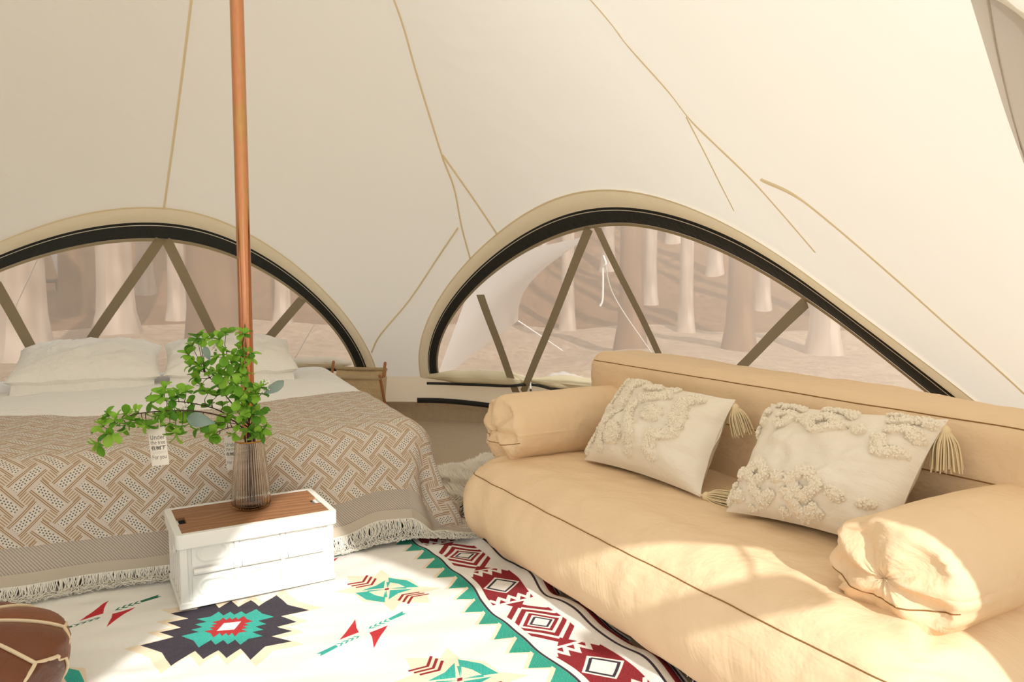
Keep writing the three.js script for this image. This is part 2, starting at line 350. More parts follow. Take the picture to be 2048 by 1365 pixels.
  const medallion = (p, q, t) => {
    const L = local(p, q, t);
    const big = [[0.2, 0.08], [0.183, 0], [0.2, -0.08], [0.125, -0.055], [0.135, -0.112], [0.085, -0.095], [0.095, -0.15], [0.045, -0.13], [0.06, -0.2], [0, -0.17]];
    const ring = (s, sy = s) => { const r = big.map(([a, b]) => [a * s, b * sy]), l = r.map(([a, b]) => [-a, b]).reverse(), all = [...r, ...l.slice(1)]; const top = all.map(([a, b]) => [a, -b]); return [...r, ...l.slice(1), ...r.map(([a, b]) => [-a, -b]).slice(2), ...l.map(([a, b]) => [-a, -b]).slice(1, -1)]; };
    const stroke = L(ring(1)); poly(L(ring(1.17, 1.2)), SAND); poly(stroke, BLK); poly(L(ring(0.55)), TEAL); poly(L(ring(0.29)), '#b0282b');
    poly(L([[0.036, 0], [0, 0.026], [-0.036, 0], [0, -0.026]]), CRM);
  };
  medallion(0.678, 0.474, 0.42); medallion(0.678, 1.35, 0.42); medallion(1.4, 0.85, 0.42);
  const arrows = (p, q, t, g) => {
    const L = local(p, q, t);
    poly(L([[-0.008, 0.012], [-0.07, 0.012], [0.035, 0.085], [0.005, 0.04]]), '#c02a30'); poly(L([[0.008, -0.012], [0.07, -0.012], [-0.035, -0.085], [-0.005, -0.04]]), '#c02a30');
    for (const e of [-1, 1]) { for (let i = 0; i < 4; i++) { const a = e * (0.022 + i * 0.017), y = e * 0.01; poly(L([[a, y], [a + e * 0.012, y + 0.008], [a + e * 0.02, y + 0.008], [a + e * 0.008, y], [a + e * 0.02, y - 0.008], [a + e * 0.012, y - 0.008]]), g); } poly(L([[e * 0.094, e * 0.01 + 0.006], [e * 0.15, e * 0.01 + 0.009], [e * 0.142, e * 0.01], [e * 0.15, e * 0.01 - 0.009], [e * 0.094, e * 0.01 - 0.006]]), g); }
  };
  arrows(0.362, 0.672, 0.38, TEAL); arrows(0.972, 0.238, 0.38, '#236b4e'); arrows(0.362, 0.13, 0.38, TEAL); arrows(0.97, 0.95, 0.38, TEAL); arrows(0.37, 1.25, 0.38, TEAL);
  const cross = (p, q, t) => {
    const L = local(p, q, t);
    poly(L([[0, 0.17], [0.05, 0.1], [0.1, 0.12], [0.075, 0.05], [0.1, 0], [0.075, -0.06], [0.1, -0.12], [0.05, -0.1], [0, -0.17], [-0.05, -0.1], [-0.1, -0.12], [-0.075, -0.05], [-0.1, 0], [-0.075, 0.06], [-0.1, 0.12], [-0.05, 0.1]]), SAND);
    for (const e of [-1, 1]) for (let i = 0; i < 3; i++) { const b = e * (0.075 + i * 0.018); line(L([[-0.04, b - e * 0.0], [0, b + e * -0.02 + e * 0.02], [0.04, b]]).map((z) => z), '#8e1f26', 0.0001); line(L([[-0.042, b + e * 0.012], [0, b - e * 0.012], [0.042, b + e * 0.012]]), '#8e1f26', 0.0075); }
    for (const e of [-1, 1]) { poly(L([[e * 0.012, 0.004], [e * 0.07, 0.06], [e * 0.085, 0.0], [e * 0.07, -0.06], [e * 0.012, -0.004], [e * 0.045, -0.03], [e * 0.05, 0], [e * 0.045, 0.03]]), TEAL); poly(L([[0, e * 0.012], [0.05, e * 0.055], [0, e * 0.045], [-0.05, e * 0.055]]), TEAL); poly(L([[0.003, e * 0.0], [0.04, e * 0.04], [0.045, e * 0.034]]), TEAL); poly(L([[-0.003, e * 0.0], [-0.04, e * 0.04], [-0.045, e * 0.034]]), TEAL); }
    poly(L([[0.01, 0], [0, 0.007], [-0.01, 0], [0, -0.007]]), '#8e1f26');
  };
  cross(0.226, 0.435, 0.5); cross(0.226, 1.0, 0.5); cross(1.1, 0.6, 0.5);
  // yarn: every dyed area is flecked thread by thread
  const im = x.getImageData(0, 0, W, H), d = im.data;
  for (let j = 0; j < H; j++) for (let i = 0; i < W; i++) {
    const o = (j * W + i) * 4, dark = d[o] + d[o + 1] + d[o + 2] < 560, k = (((i + (j >> 1)) % 4) < 2 ? 1 : -1) * (dark ? 13 : 3) + (rnd() - 0.5) * (dark ? 34 : 9);
    const s = 4 * noise3(i * 0.004, j * 0.012, 3);
    d[o] += k + s; d[o + 1] += k + s; d[o + 2] += k + s;
  }
  x.putImageData(im, 0, 0);
  const t = new THREE.CanvasTexture(c); t.colorSpace = THREE.SRGBColorSpace; t.magFilter = THREE.LinearFilter;
  return t;
}
{
  std('rugWeave', { map: rugTexture(), roughness: 1, bumpMap: rep(weaveBump, 7), bumpScale: 0.0012 });
  const g = thing('woven_rug', 'cream woven rug with a green sawtooth and red diamond border on the tent floor', 'rug');
  const rugY = (p, q) => 0.012 + 0.004 * noise3(p * 3, q * 7, 2) + 0.005 * Math.max(0, noise3(p * 2.2 + q * 1.5, q * 12 + p * 4, 8)) * smooth(0.2, 0.9, p)
    + 0.03 * smooth(-0.15, -0.19, p) * (0.55 + 0.45 * noise3(q * 4, 1, 5)) - 0.02 * smooth(-0.21, -0.25, p);
  const wave = (q) => 0.012 * Math.sin(q * 9.5 + 0.6) + 0.006 * Math.sin(q * 21);
  part('weave', grid(200, 190, (u, v) => { const p = lerp(RP1, RP0, u), q = lerp(RQ0, RQ1, v), pp = p + wave(q) * smooth(0.3, -0.05, p); const [X, Z] = rugXZ(pp, q); return V(X, rugY(p, q), Z); }, (u, v) => [u, 1 - v], true), M.rugWeave, g);
  const fr = [];
  for (let i = 0; i < 260; i++) { const q = lerp(RQ0, RQ1, (i + rnd()) / 260), [X, Z] = rugXZ(RP0 + 0.01 + wave(q), q), [X2, Z2] = rugXZ(RP0 - rr(0.02, 0.05), q + rr(-0.03, 0.03)); fr.push(taperTube([V(X, 0.022, Z), V(lerp(X, X2, 0.5), 0.03 + rr(0, 0.025), lerp(Z, Z2, 0.5)), V(X2, 0.006 + rr(0, 0.02), Z2)], 0.0022, 0.0012, 5, 4)); }
  const f1 = part('fringe', mergeGeometries(fr.filter((_, i) => i % 3)), M.fringeDark, g, 'dark knotted fringe along the sofa'); f1.userData.kind = 'stuff';
  const f2 = part('fringe', mergeGeometries(fr.filter((_, i) => !(i % 3))), M.fringeWhite, g, 'white threads of the fringe'); f2.userData.kind = 'stuff';
  rebase(g, -0.75, 0, 1.9);
}

// ---------------------------------------------------------------- sofa; local axes: x along the seat towards the camera, z out of its front
const SOFA_O = [-0.066, 2.461], SOFA_TURN = -60.09 * Math.PI / 180;
const sofaU = [0.4986, -0.867], sofaW = [0.867, 0.4986];
const sofaXZ = (t, w) => [SOFA_O[0] + t * sofaU[0] + w * sofaW[0], SOFA_O[1] + t * sofaU[1] + w * sofaW[1]];
const SP = (t, w, Y) => new THREE.Vector3(t, Y, -w);              // local point of the sofa
const sofa = thing('sofa', 'tan fabric sofa with round bolster arms and two cushions on it', 'sofa', null, [SOFA_O[0], 0, SOFA_O[1]], SOFA_TURN);
{
  const L = 1.72, D = 0.98, HS = 0.33, cx = 0.68, cz = -0.45;
  const seatNoise = (s, o) => {
    const x = s.x, y = s.y, z = s.z; let d = 0.006 * fbm(x * 3, y * 3, z * 3) + 0.003 * noise3(x * 9, y * 4, z * 9);
    d += 0.035 * smooth(-0.16, 0.02, y) * smooth(0.3, 0.49, z) * (1 - smooth(0.02, 0.165, y) * 0.4);       // belly of the front
    d += smooth(0.2, 0.9, o.y) * (0.012 * Math.cos(x * 1.7) - 0.006);
    // creases running in from the two front corners
    for (const [ex, sg] of [[-0.78, 1], [0.78, -1]]) { const r = Math.hypot(x - ex, (z - 0.42) * 1.2, y - 0.05), a = Math.atan2(z - 0.42, (x - ex) * sg); d += 0.007 * Math.sin(a * 7 + r * 6) * smooth(0.4, 0.12, r) * smooth(0.04, 0.14, r); }
    d += 0.005 * Math.sin(x * 20 + y * 9 + 3 * noise3(x * 2, y, 4)) * smooth(0.25, 0.45, z) * smooth(0.45, 0.75, x) * smooth(0.2, -0.1, y);
    return d;
  };
  const seat = softBox(L, HS, D, 0.15, [120, 30, 70], seatNoise); boxUV(seat); seat.translate(cx, HS / 2 + 0.004, cz);
  const seatPart = part('seat', seat, M.sofaFabric, sofa);
  const backNoise = (s) => 0.01 * fbm(s.x * 2.4, s.y * 4, s.z * 3) + 0.004 * Math.sin(s.x * 30 + 4 * noise3(s.x * 2, s.y * 3, 1)) * smooth(0.6, 0.85, Math.abs(s.x)) + 0.015 * Math.cos(s.y * 7) * Math.cos(s.x * 1.6);
  const BL = 1.72, bx = 0.615;
  const back = softBox(BL, 0.4, 0.26, 0.055, [90, 26, 16], backNoise); boxUV(back); back.rotateZ(-0.01); back.translate(bx, 0.449, -0.69);
  const backPart = part('backrest', back, M.sofaFabric, sofa);
  // bolster arms: gathered round ends
  const arm = (tc, yc, R, w0, w1, ph, wide = 1.06) => {
    const n = 72, prof = [];                                      // (distance along the axis from the front end, radius share)
    for (let i = 0; i <= 10; i++) { const a = i / 10 * Math.PI / 2; prof.push([0.05 * (1 - Math.sin(a)) * 0 + (1 - Math.cos(a)) * 0.001 + (i < 10 ? -0.028 * Math.cos(a * 0.98) : -0.004), 0.86 * i / 10]); }
    for (let i = 1; i <= 6; i++) { const a = i / 6 * Math.PI / 2; prof.push([-0.004 + 0.036 * (1 - Math.cos(a)), 0.86 + 0.14 * Math.sin(a)]); }
    for (let i = 1; i <= 22; i++) prof.push([lerp(0.032, w1 - w0, i / 22), 1 + 0.03 * Math.sin(Math.PI * i / 22)]);
    return grid(n, prof.length - 1, (u, v, i, j) => {
      const a = u * 2 * Math.PI + ph, [s, k] = prof[j]; let r = R * k;
      const rim = Math.exp(-(((k - 0.9) / 0.12) ** 2)) * smooth(0.3, 0, s - 0.02);
      const low = 0.4 + 0.6 * smooth(0.2, -0.6, Math.sin(a));
      r += rim * low * 0.006 * Math.sin(a * 34 + 2 * noise3(Math.cos(a) * 2, Math.sin(a) * 2, tc)) + 0.004 * fbm(Math.cos(a) * 1.5 + tc, Math.sin(a) * 1.5, s * 6);
      const fold = 0.006 * Math.sin(a * 9 + tc * 3) * smooth(0.16, 0.02, s) * smooth(0.5, 0.9, k) * smooth(0.4, -0.6, Math.cos(a));
      r += fold;
      const pleat = 0.011 * Math.cos(5 * a + 1.1 + tc + 0.8 * Math.sin(2 * a)) * smooth(0.1, 0.5, k) * smooth(0.99, 0.75, k) * (s < 0.03 ? 1 : 0) + 0.012 * Math.exp(-((k / 0.14) ** 2));
      return SP(tc + r * Math.cos(a) * wide, w0 + s + pleat + 0.004 * noise3(Math.cos(a) * 3, Math.sin(a) * 3, k * 3 + tc) * (1 - k * 0.6), yc + r * Math.sin(a));
    }, (u, v, i, j) => [u * 2 * Math.PI * R, prof[j][0] + prof[j][1] * 0.2]);
  };
  const left = part('arm', arm(-0.075, 0.425, 0.118, 0.075, 0.66, 0), M.sofaFabric, sofa);
  const right = part('arm', arm(1.345, 0.4, 0.108, 0.115, 0.66, 0, 1.25), M.sofaFabric, sofa);
  // sewn lines, laid on the finished surfaces
  const ray = new THREE.Raycaster();
  const onto = (mesh, from, dir, lift = 0.0006) => { mesh.updateMatrixWorld(true); const m = new THREE.Mesh(mesh.geometry, mesh.material); ray.set(from, dir.clone().normalize()); const hit = ray.intersectObject(m, false)[0]; return hit ? hit.point.addScaledVector(dir.clone().normalize(), -lift) : null; };
  const sewn = (mesh, list, dir, r = 0.0016) => { const pts = list.map((q) => onto(mesh, q.clone().addScaledVector(dir, -1), dir)).filter(Boolean); part('seam', new THREE.TubeGeometry(curve(pts), pts.length * 3, r, 5, false), M.sofaSeam, mesh); };
  const run = (n, fn) => Array.from({ length: n + 1 }, (_, i) => fn(i / n));
  const back1 = new THREE.Vector3(0, -0.25, -1).normalize();
  sewn(seatPart, run(60, (u) => SP(lerp(-0.12, 1.47, u), 0.02, 0.268)), back1);
  sewn(backPart, run(50, (u) => SP(lerp(-0.2, 1.42, u), 0.56, 0.5)), new THREE.Vector3(0, 0, -1));
  sewn(backPart, run(50, (u) => SP(lerp(-0.2, 1.42, u), 0.58, 0.628)), new THREE.Vector3(0, 0, -1));
  for (const [p, tc, yc, R, wide] of [[left, -0.075, 0.425, 0.118, 1.06], [right, 1.345, 0.4, 0.108, 1.25]])
    sewn(p, run(40, (u) => { const x = lerp(-0.93, 0.93, u); return SP(tc + x * R * wide, 0.06, yc - R * 0.2 - (1 - x * x) * R * 0.18); }), new THREE.Vector3(0, 0, -1), 0.0013);
}

// ---------------------------------------------------------------- tufted cushions
function cushion(name, label, corners, thick, tufts, tassels, fold) {
  const g = thing(name, label, 'cushion', 'tufted cushions on the sofa');
  const C = corners.map(([t, w, Y]) => { const [X, Z] = sofaXZ(t, w); return V(X, Y, Z); });   // TL, TR, BR, BL
  const e1 = C[1].clone().sub(C[0]).add(C[2].clone().sub(C[3])), e2 = C[3].clone().sub(C[0]).add(C[2].clone().sub(C[1]));
  const nrm = e2.clone().cross(e1).normalize(); if (nrm.dot(C[0].clone().sub(camera.position)) > 0) nrm.negate();
  const surf = (u, v, side, lift = 0) => {                     // u right, v down, 0..1
    const p = (x) => Math.pow(Math.max(0, 1 - Math.pow(Math.abs(2 * x - 1), 2.6)), 0.62), b = p(u) * p(v);
    const pin = 0.06 * (1 - Math.abs(2 * u - 1) ** 2), piv = 0.06 * (1 - Math.abs(2 * v - 1) ** 2);
    const uu = 0.5 + (u - 0.5) * (1 - 1.2 * piv), vv = 0.5 + (v - 0.5) * (1 - 1.2 * pin);
    const q = C[0].clone().lerp(C[1], uu).lerp(C[3].clone().lerp(C[2], uu), vv);
    let h = side * thick / 2 * b;
    h += b * side * (0.012 * noise3(u * 3, v * 3, thick * 50) + 0.006 * noise3(u * 8, v * 8, 2));
    if (side > 0 && fold) h += fold(u, v);
    return q.addScaledVector(nrm, h + lift);
  };
  const body = mergeGeometries([grid(48, 48, (u, v) => surf(u, v, 1), (u, v) => [u * 0.45, v * 0.45]), grid(24, 24, (u, v) => surf(u, v, -1), (u, v) => [u * 0.45, v * 0.45], true)]);
  const cover = part('cover', body, M.cushionCloth, g);
  for (const tf of tufts) {
    const flat = tf.closed ? new THREE.CatmullRomCurve3(tf.p.map(([a, b]) => new THREE.Vector3(a, b, 0)), true, 'catmullrom', tf.k ?? 0.5) : new THREE.CatmullRomCurve3(tf.p.map(([a, b]) => new THREE.Vector3(a, b, 0)), false, 'catmullrom', tf.k ?? 0.5);
    const n = Math.max(10, Math.round(flat.getLength() * 150)), m = 8, W = (tf.w ?? 0.034) * 1.12, s0 = rr(0, 99);
    const band = part('tufted_loop', grid(m, n, (a, b) => {
      const q = flat.getPoint(b), tg = flat.getTangent(b), end = tf.closed ? 1 : Math.sqrt(clamp(Math.min(b, 1 - b) * n / 4 + 0.02));
      const wob = 1 + 0.14 * noise3(b * n * 0.35, a * 3, s0), off = (a - 0.5) * 2 * W * 0.95 * end * wob;
      const cross = Math.sqrt(Math.max(0, 1 - ((a - 0.5) * 2) ** 2)) * end;
      const u = clamp(q.x - tg.y * off, 0.005, 0.995), v = clamp(q.y + tg.x * off, 0.005, 0.995);
      return surf(u, v, 1, -0.002 + Math.pow(cross, 0.6) * 0.016);
    }, (a, b) => [a * W, b * flat.getLength() * 0.45]), M.tuft, g);
    // the loops of yarn that make up the pile
    const yarn = [], N = Math.round(flat.getLength() * W * 15000);
    for (let i = 0; i < N; i++) {
      const b = rnd(), a = rr(-1, 1), q = flat.getPoint(b), tg = flat.getTangent(b), end = tf.closed ? 1 : Math.sqrt(clamp(Math.min(b, 1 - b) * n / 4 + 0.02)), off = a * W * 0.95 * end;
      const u = q.x - tg.y * off, v = q.y + tg.x * off; if (u < 0.004 || u > 0.996 || v < 0.004 || v > 0.996) continue;
      const o = surf(u, v, 1, -0.001 + Math.pow(1 - a * a, 0.3) * end * 0.0155), k = new THREE.IcosahedronGeometry(rr(0.0026, 0.0044), 0); k.rotateX(rr(0, 3)); k.rotateY(rr(0, 3)); k.scale(1, rr(0.8, 1.4), 1); k.translate(o.x, o.y, o.z); yarn.push(k);
    }
    if (yarn.length) part('yarn_pile', mergeGeometries(yarn), M.tuft, band).userData.kind = 'stuff';
  }
  for (const [ci, dir, s] of tassels) {
    const o = C[ci].clone().lerp(C[(ci + 2) % 4], 0.015), d = new THREE.Vector3(...dir).normalize(), L = 0.075 * s;
    const neck = o.clone().addScaledVector(d, 0.022), t = new THREE.Group(); t.name = 'tassel'; g.add(t);
    part('cord', tube([o, o.clone().addScaledVector(d, 0.01), neck], 0.0035, 6, 6), M.tassel, t);
    const k = new THREE.SphereGeometry(0.0115, 12, 10); k.scale(1, 1.15, 1); k.translate(neck.x, neck.y, neck.z); part('knot', k, M.tassel, t);
    const ax = new THREE.Vector3(0.3, 1, 0.2).cross(d).normalize(), ay = d.clone().cross(ax), st = [];
    for (let i = 0; i < 60; i++) { const a = i * 2.4, r = Math.sqrt((i + 0.5) / 60) * 0.03, x = Math.cos(a) * r, y = Math.sin(a) * r; st.push(taperTube([neck.clone().addScaledVector(ax, x * 0.25).addScaledVector(ay, y * 0.25), neck.clone().addScaledVector(d, L * 0.35).addScaledVector(ax, x * 0.9).addScaledVector(ay, y * 0.9), neck.clone().addScaledVector(d, L * rr(0.9, 1.05)).addScaledVector(ax, x * 1.15 + rr(-0.003, 0.003)).addScaledVector(ay, y * 1.15 + rr(-0.003, 0.003))], 0.0021, 0.0017, 6, 5)); }
    const sk = part('skirt', mergeGeometries(st), M.tassel, t); sk.userData.kind = 'stuff';
  }
  const bc = C[2].clone().lerp(C[3], 0.5);
  rebase(g, bc.x, bc.y, -bc.z);
  return g;
}
const ring = (u, v, a, b, rot = 0) => { const q = []; for (let i = 0; i < 8; i++) { const f = i / 8 * 2 * Math.PI, x = a * Math.cos(f), y = b * Math.sin(f); q.push([u + x * Math.cos(rot) - y * Math.sin(rot), v + x * Math.sin(rot) + y * Math.cos(rot)]); } return q; };
cushion('tufted_cushion', 'cream cushion with wavy tufted bands and two tassels, nearer the bed', [[0.12, 0.49, 0.6], [0.62, 0.47, 0.598], [0.66, 0.3, 0.345], [0.155, 0.265, 0.345]], 0.19, [
  { p: [[0.0, 0.02], [0.02, 0.28], [0.03, 0.5], [0.02, 0.75], [0.03, 0.96]], w: 0.03 },
  { p: [[0.22, 0.02], [0.2, 0.2], [0.26, 0.42], [0.2, 0.58], [0.16, 0.72], [0.2, 0.94]], w: 0.036 },
  { p: [[0.3, 0.03], [0.24, 0.08], [0.2, 0.14]], w: 0.04 },
  { p: [[0.62, 0.05], [0.6, 0.22], [0.42, 0.34], [0.38, 0.5], [0.48, 0.68], [0.46, 0.92]], w: 0.042 },
  { p: ring(0.08, 0.52, 0.028, 0.065, 0.2), closed: true, w: 0.036 },
  { p: ring(0.46, 0.14, 0.055, 0.03, -0.3), closed: true, w: 0.034 },
  { p: ring(0.3, 0.75, 0.035, 0.06, 0.2), closed: true, w: 0.05 },
  { p: ring(0.6, 0.45, 0.045, 0.045), closed: true, w: 0.05 },
  { p: [[0.86, 0.1], [0.77, 0.22], [0.8, 0.45], [0.78, 0.6], [0.68, 0.68], [0.66, 0.9]], w: 0.046 },
], [[1, [0.25, -1, 0.25], 1.1], [2, [0.78, -0.06, 0.62], 1.15]], (u, v) => -0.02 * Math.exp(-(((u - 0.9) / 0.12) ** 2) - (((v - 0.38) / 0.1) ** 2)) - 0.014 * Math.exp(-(((u - 0.86) / 0.1) ** 2) - (((v - 0.72) / 0.05) ** 2)));
const zig = (u, v, a, b) => ring(u, v, a, b).filter((_, i) => i % 2 === 0);
cushion('tufted_cushion', 'cream cushion with tufted diamonds along two edges, beside the near sofa arm', [[0.745, 0.475, 0.605], [1.225, 0.49, 0.64], [1.205, 0.33, 0.36], [0.79, 0.265, 0.345]], 0.2, [
  ...[[0.08, 0.05], [0.4, 0.02], [0.76, 0.04]].map(([a, b]) => ({ p: [[a, b], [a + 0.05, b - 0.012], [a + 0.07, b]], w: 0.03 })),
  { p: [[0.16, 0.09], [0.24, 0.05], [0.32, 0.1]], w: 0.032 }, { p: [[0.43, 0.09], [0.56, 0.05], [0.64, 0.13]], w: 0.034 }, { p: [[0.8, 0.13], [0.92, 0.06], [0.99, 0.1]], w: 0.034 },
  { p: [[0.17, 0.2], [0.26, 0.15], [0.31, 0.19], [0.24, 0.29], [0.19, 0.23]], w: 0.03, k: 0.1 },
  { p: zig(0.52, 0.24, 0.1, 0.085), closed: true, w: 0.034, k: 0.05 },
  { p: [[0.83, 0.22], [0.93, 0.17], [0.98, 0.25]], w: 0.034 }, { p: [[0.83, 0.26], [0.87, 0.4], [0.97, 0.34]], w: 0.036, k: 0.1 },
  ...[[0.06, 0.14], [0.07, 0.24], [0.37, 0.2], [0.72, 0.25]].map(([a, b]) => ({ p: ring(a, b, 0.016, 0.012), closed: true, w: 0.032 })),
  { p: [[0.01, 0.1], [0.015, 0.2]], w: 0.026 }, { p: [[0.01, 0.26], [0.02, 0.36]], w: 0.026 },
  { p: zig(0.22, 0.73, 0.075, 0.085), closed: true, w: 0.034, k: 0.05 }, { p: zig(0.56, 0.76, 0.085, 0.1), closed: true, w: 0.036, k: 0.05 },
  ...[[0.09, 0.73], [0.1, 0.9], [0.39, 0.75], [0.74, 0.78]].map(([a, b]) => ({ p: ring(a, b, 0.016, 0.018), closed: true, w: 0.034 })),
  { p: [[0.2, 0.82], [0.29, 0.93], [0.37, 0.86]], w: 0.036, k: 0.1 }, { p: [[0.44, 0.82], [0.55, 0.97], [0.66, 0.9]], w: 0.04, k: 0.1 },
  { p: [[0.02, 0.78], [0.03, 0.88], [0.02, 0.96]], w: 0.03 }, { p: [[0.18, 0.98], [0.24, 0.985]], w: 0.026 }, { p: [[0.4, 0.96], [0.46, 0.98]], w: 0.03 }, { p: [[0.84, 0.8], [0.93, 0.75]], w: 0.03 },
], [[1, [0.02, -1, 0.1], 1.2]]);

// ---------------------------------------------------------------- bed: a across (0 at the right side), b towards the head
const BED = { C: [-0.275, 2.737], f: [0.916, 0.402], l: [-0.402, 0.916], H: 0.4, W: 1.78, L: 2.02 };
const bedXZ = (a, b) => [BED.C[0] + BED.f[0] * a + BED.l[0] * b, BED.C[1] + BED.f[1] * a + BED.l[1] * b];
const BP = (a, b, Y) => { const [X, Z] = bedXZ(a, b); return V(X, Y, Z); };
function bedCloth(ca, cb, lift, wr = 1) {       // where a point of a cloth laid over the mattress ends up
  const R = 0.12, ax = Math.min(ca, -R), bx = Math.max(cb, R), oa = ca - ax, ob = cb - bx, d = Math.hypot(oa, ob), top = BED.H + lift + 0.012 * Math.sin(ca * 2.2 + 0.6) * Math.cos(cb * 2) + 0.004 * noise3(ca * 5, cb * 5, 3) * wr;
  if (d < 1e-6) return BP(ca, cb, top);
  const na = oa / d, nb = ob / d; let out, drop;
  const quarter = R * Math.PI / 2, fall = BED.H - R - 0.02;
  if (d < quarter) { out = R * Math.sin(d / R); drop = R * (1 - Math.cos(d / R)); } else if (d < quarter + fall) { const s = d - quarter; out = R + 0.16 * s + 0.05 * smooth(0.12, fall, s); drop = R + s; } else { const s = d - quarter - fall; out = R + 0.16 * fall + 0.05 + s * 0.95; drop = R + fall; }
  const k = smooth(0.1, 0.42, d) * wr, along = ca * Math.abs(nb) + cb * Math.abs(na) * 1.3;
  out += k * (0.014 * Math.sin(along * 14 + 1) + 0.01 * noise3(along * 5, d * 3, 6)) + lift;
  const corner = Math.abs(na * nb) * 2;
  out += k * corner * 0.035 * Math.sin(Math.atan2(na, -nb) * 9 + 0.6);
  const Y = Math.max(0.008 + lift + 0.006 * (0.5 + 0.5 * noise3(ca * 14, cb * 14, 8)), top - drop);
  return BP(ax + na * out, bx + nb * out, Y);
}
{
  const g = thing('air_mattress', 'low air mattress under the white sheet and patterned blanket', 'mattress');
  const m = softBox(BED.W - 0.06, BED.H - 0.03, BED.L - 0.05, 0.1, [30, 12, 36]); boxUV(m); part('mattress_body', m, M.canvasFlap, g);
  const [X, Z] = bedXZ(-BED.W / 2 - 0.01, BED.L / 2 + 0.045); g.position.copy(V(X, (BED.H - 0.03) / 2 + 0.014, Z)); g.rotation.y = Math.atan2(0.402, 0.916);
}
{
  const sh = part('bed_sheet', grid(90, 60, (u, v) => bedCloth(lerp(-1.8, 0.3, u), lerp(0.7, 2.02, v), 0.004), (u, v) => [u * 2, v * 1.3]), M.sheet, scene);
  sh.userData = { label: 'plain white sheet stretched over the head half of the bed', category: 'bed sheet' };
}
// woven pattern of the blanket: dotted bars edged with brown double lines, laid like a basket weave, with short combs between
const BLANKET_TILE = 0.118;
const blanketTex = (() => {
  const N = 512, T = BLANKET_TILE, q = Math.SQRT1_2, near = (x) => x - Math.round(x);
  return dataTex(N, N, (u, v, px, py) => {
    const g = (((px >> 1) + (py >> 1)) & 1 ? 0.05 : -0.05) + (rnd() - 0.5) * 0.08;
    let c = [0.88, 0.825, 0.76];
    const brown = [0.65, 0.515, 0.35], pale = [0.92, 0.88, 0.81], dot = [0.43, 0.42, 0.43];
    for (const [cx, cy, d, comb] of [[0, 0, 1, 0], [0.5, 0.5, -1, 0], [0.5, 0, -1, 1], [0, 0.5, 1, 1]]) {
      const x = near(u - cx) * T, y = near(v - cy) * T, s = (x + d * y) * q, t = (y - d * x) * q;
      if (!comb && Math.abs(s) < 0.051 && Math.abs(t) < 0.0255) {
        const e = Math.abs(t);
        if ((e > 0.016 && e < 0.0188) || (e > 0.0212 && e < 0.024)) c = brown;
        else if (e < 0.0115 && Math.abs(s) < 0.046) {
          c = pale; const row = Math.floor((s + 0.1) / 0.0082), a = (s + 0.1) - (row + 0.5) * 0.0082;
          for (const z of row & 1 ? [-0.004, 0.004] : [-0.008, 0, 0.008]) if (Math.hypot(a, t - z) < 0.0023) c = dot;
        }
      } else if (comb && Math.abs(s) < 0.0135 && Math.abs(t) < 0.017 && ((t + 0.1) % 0.0075) < 0.0028) c = [0.7, 0.56, 0.39];
    }
    return c.map((k) => k * (1 + g));
  });
})();
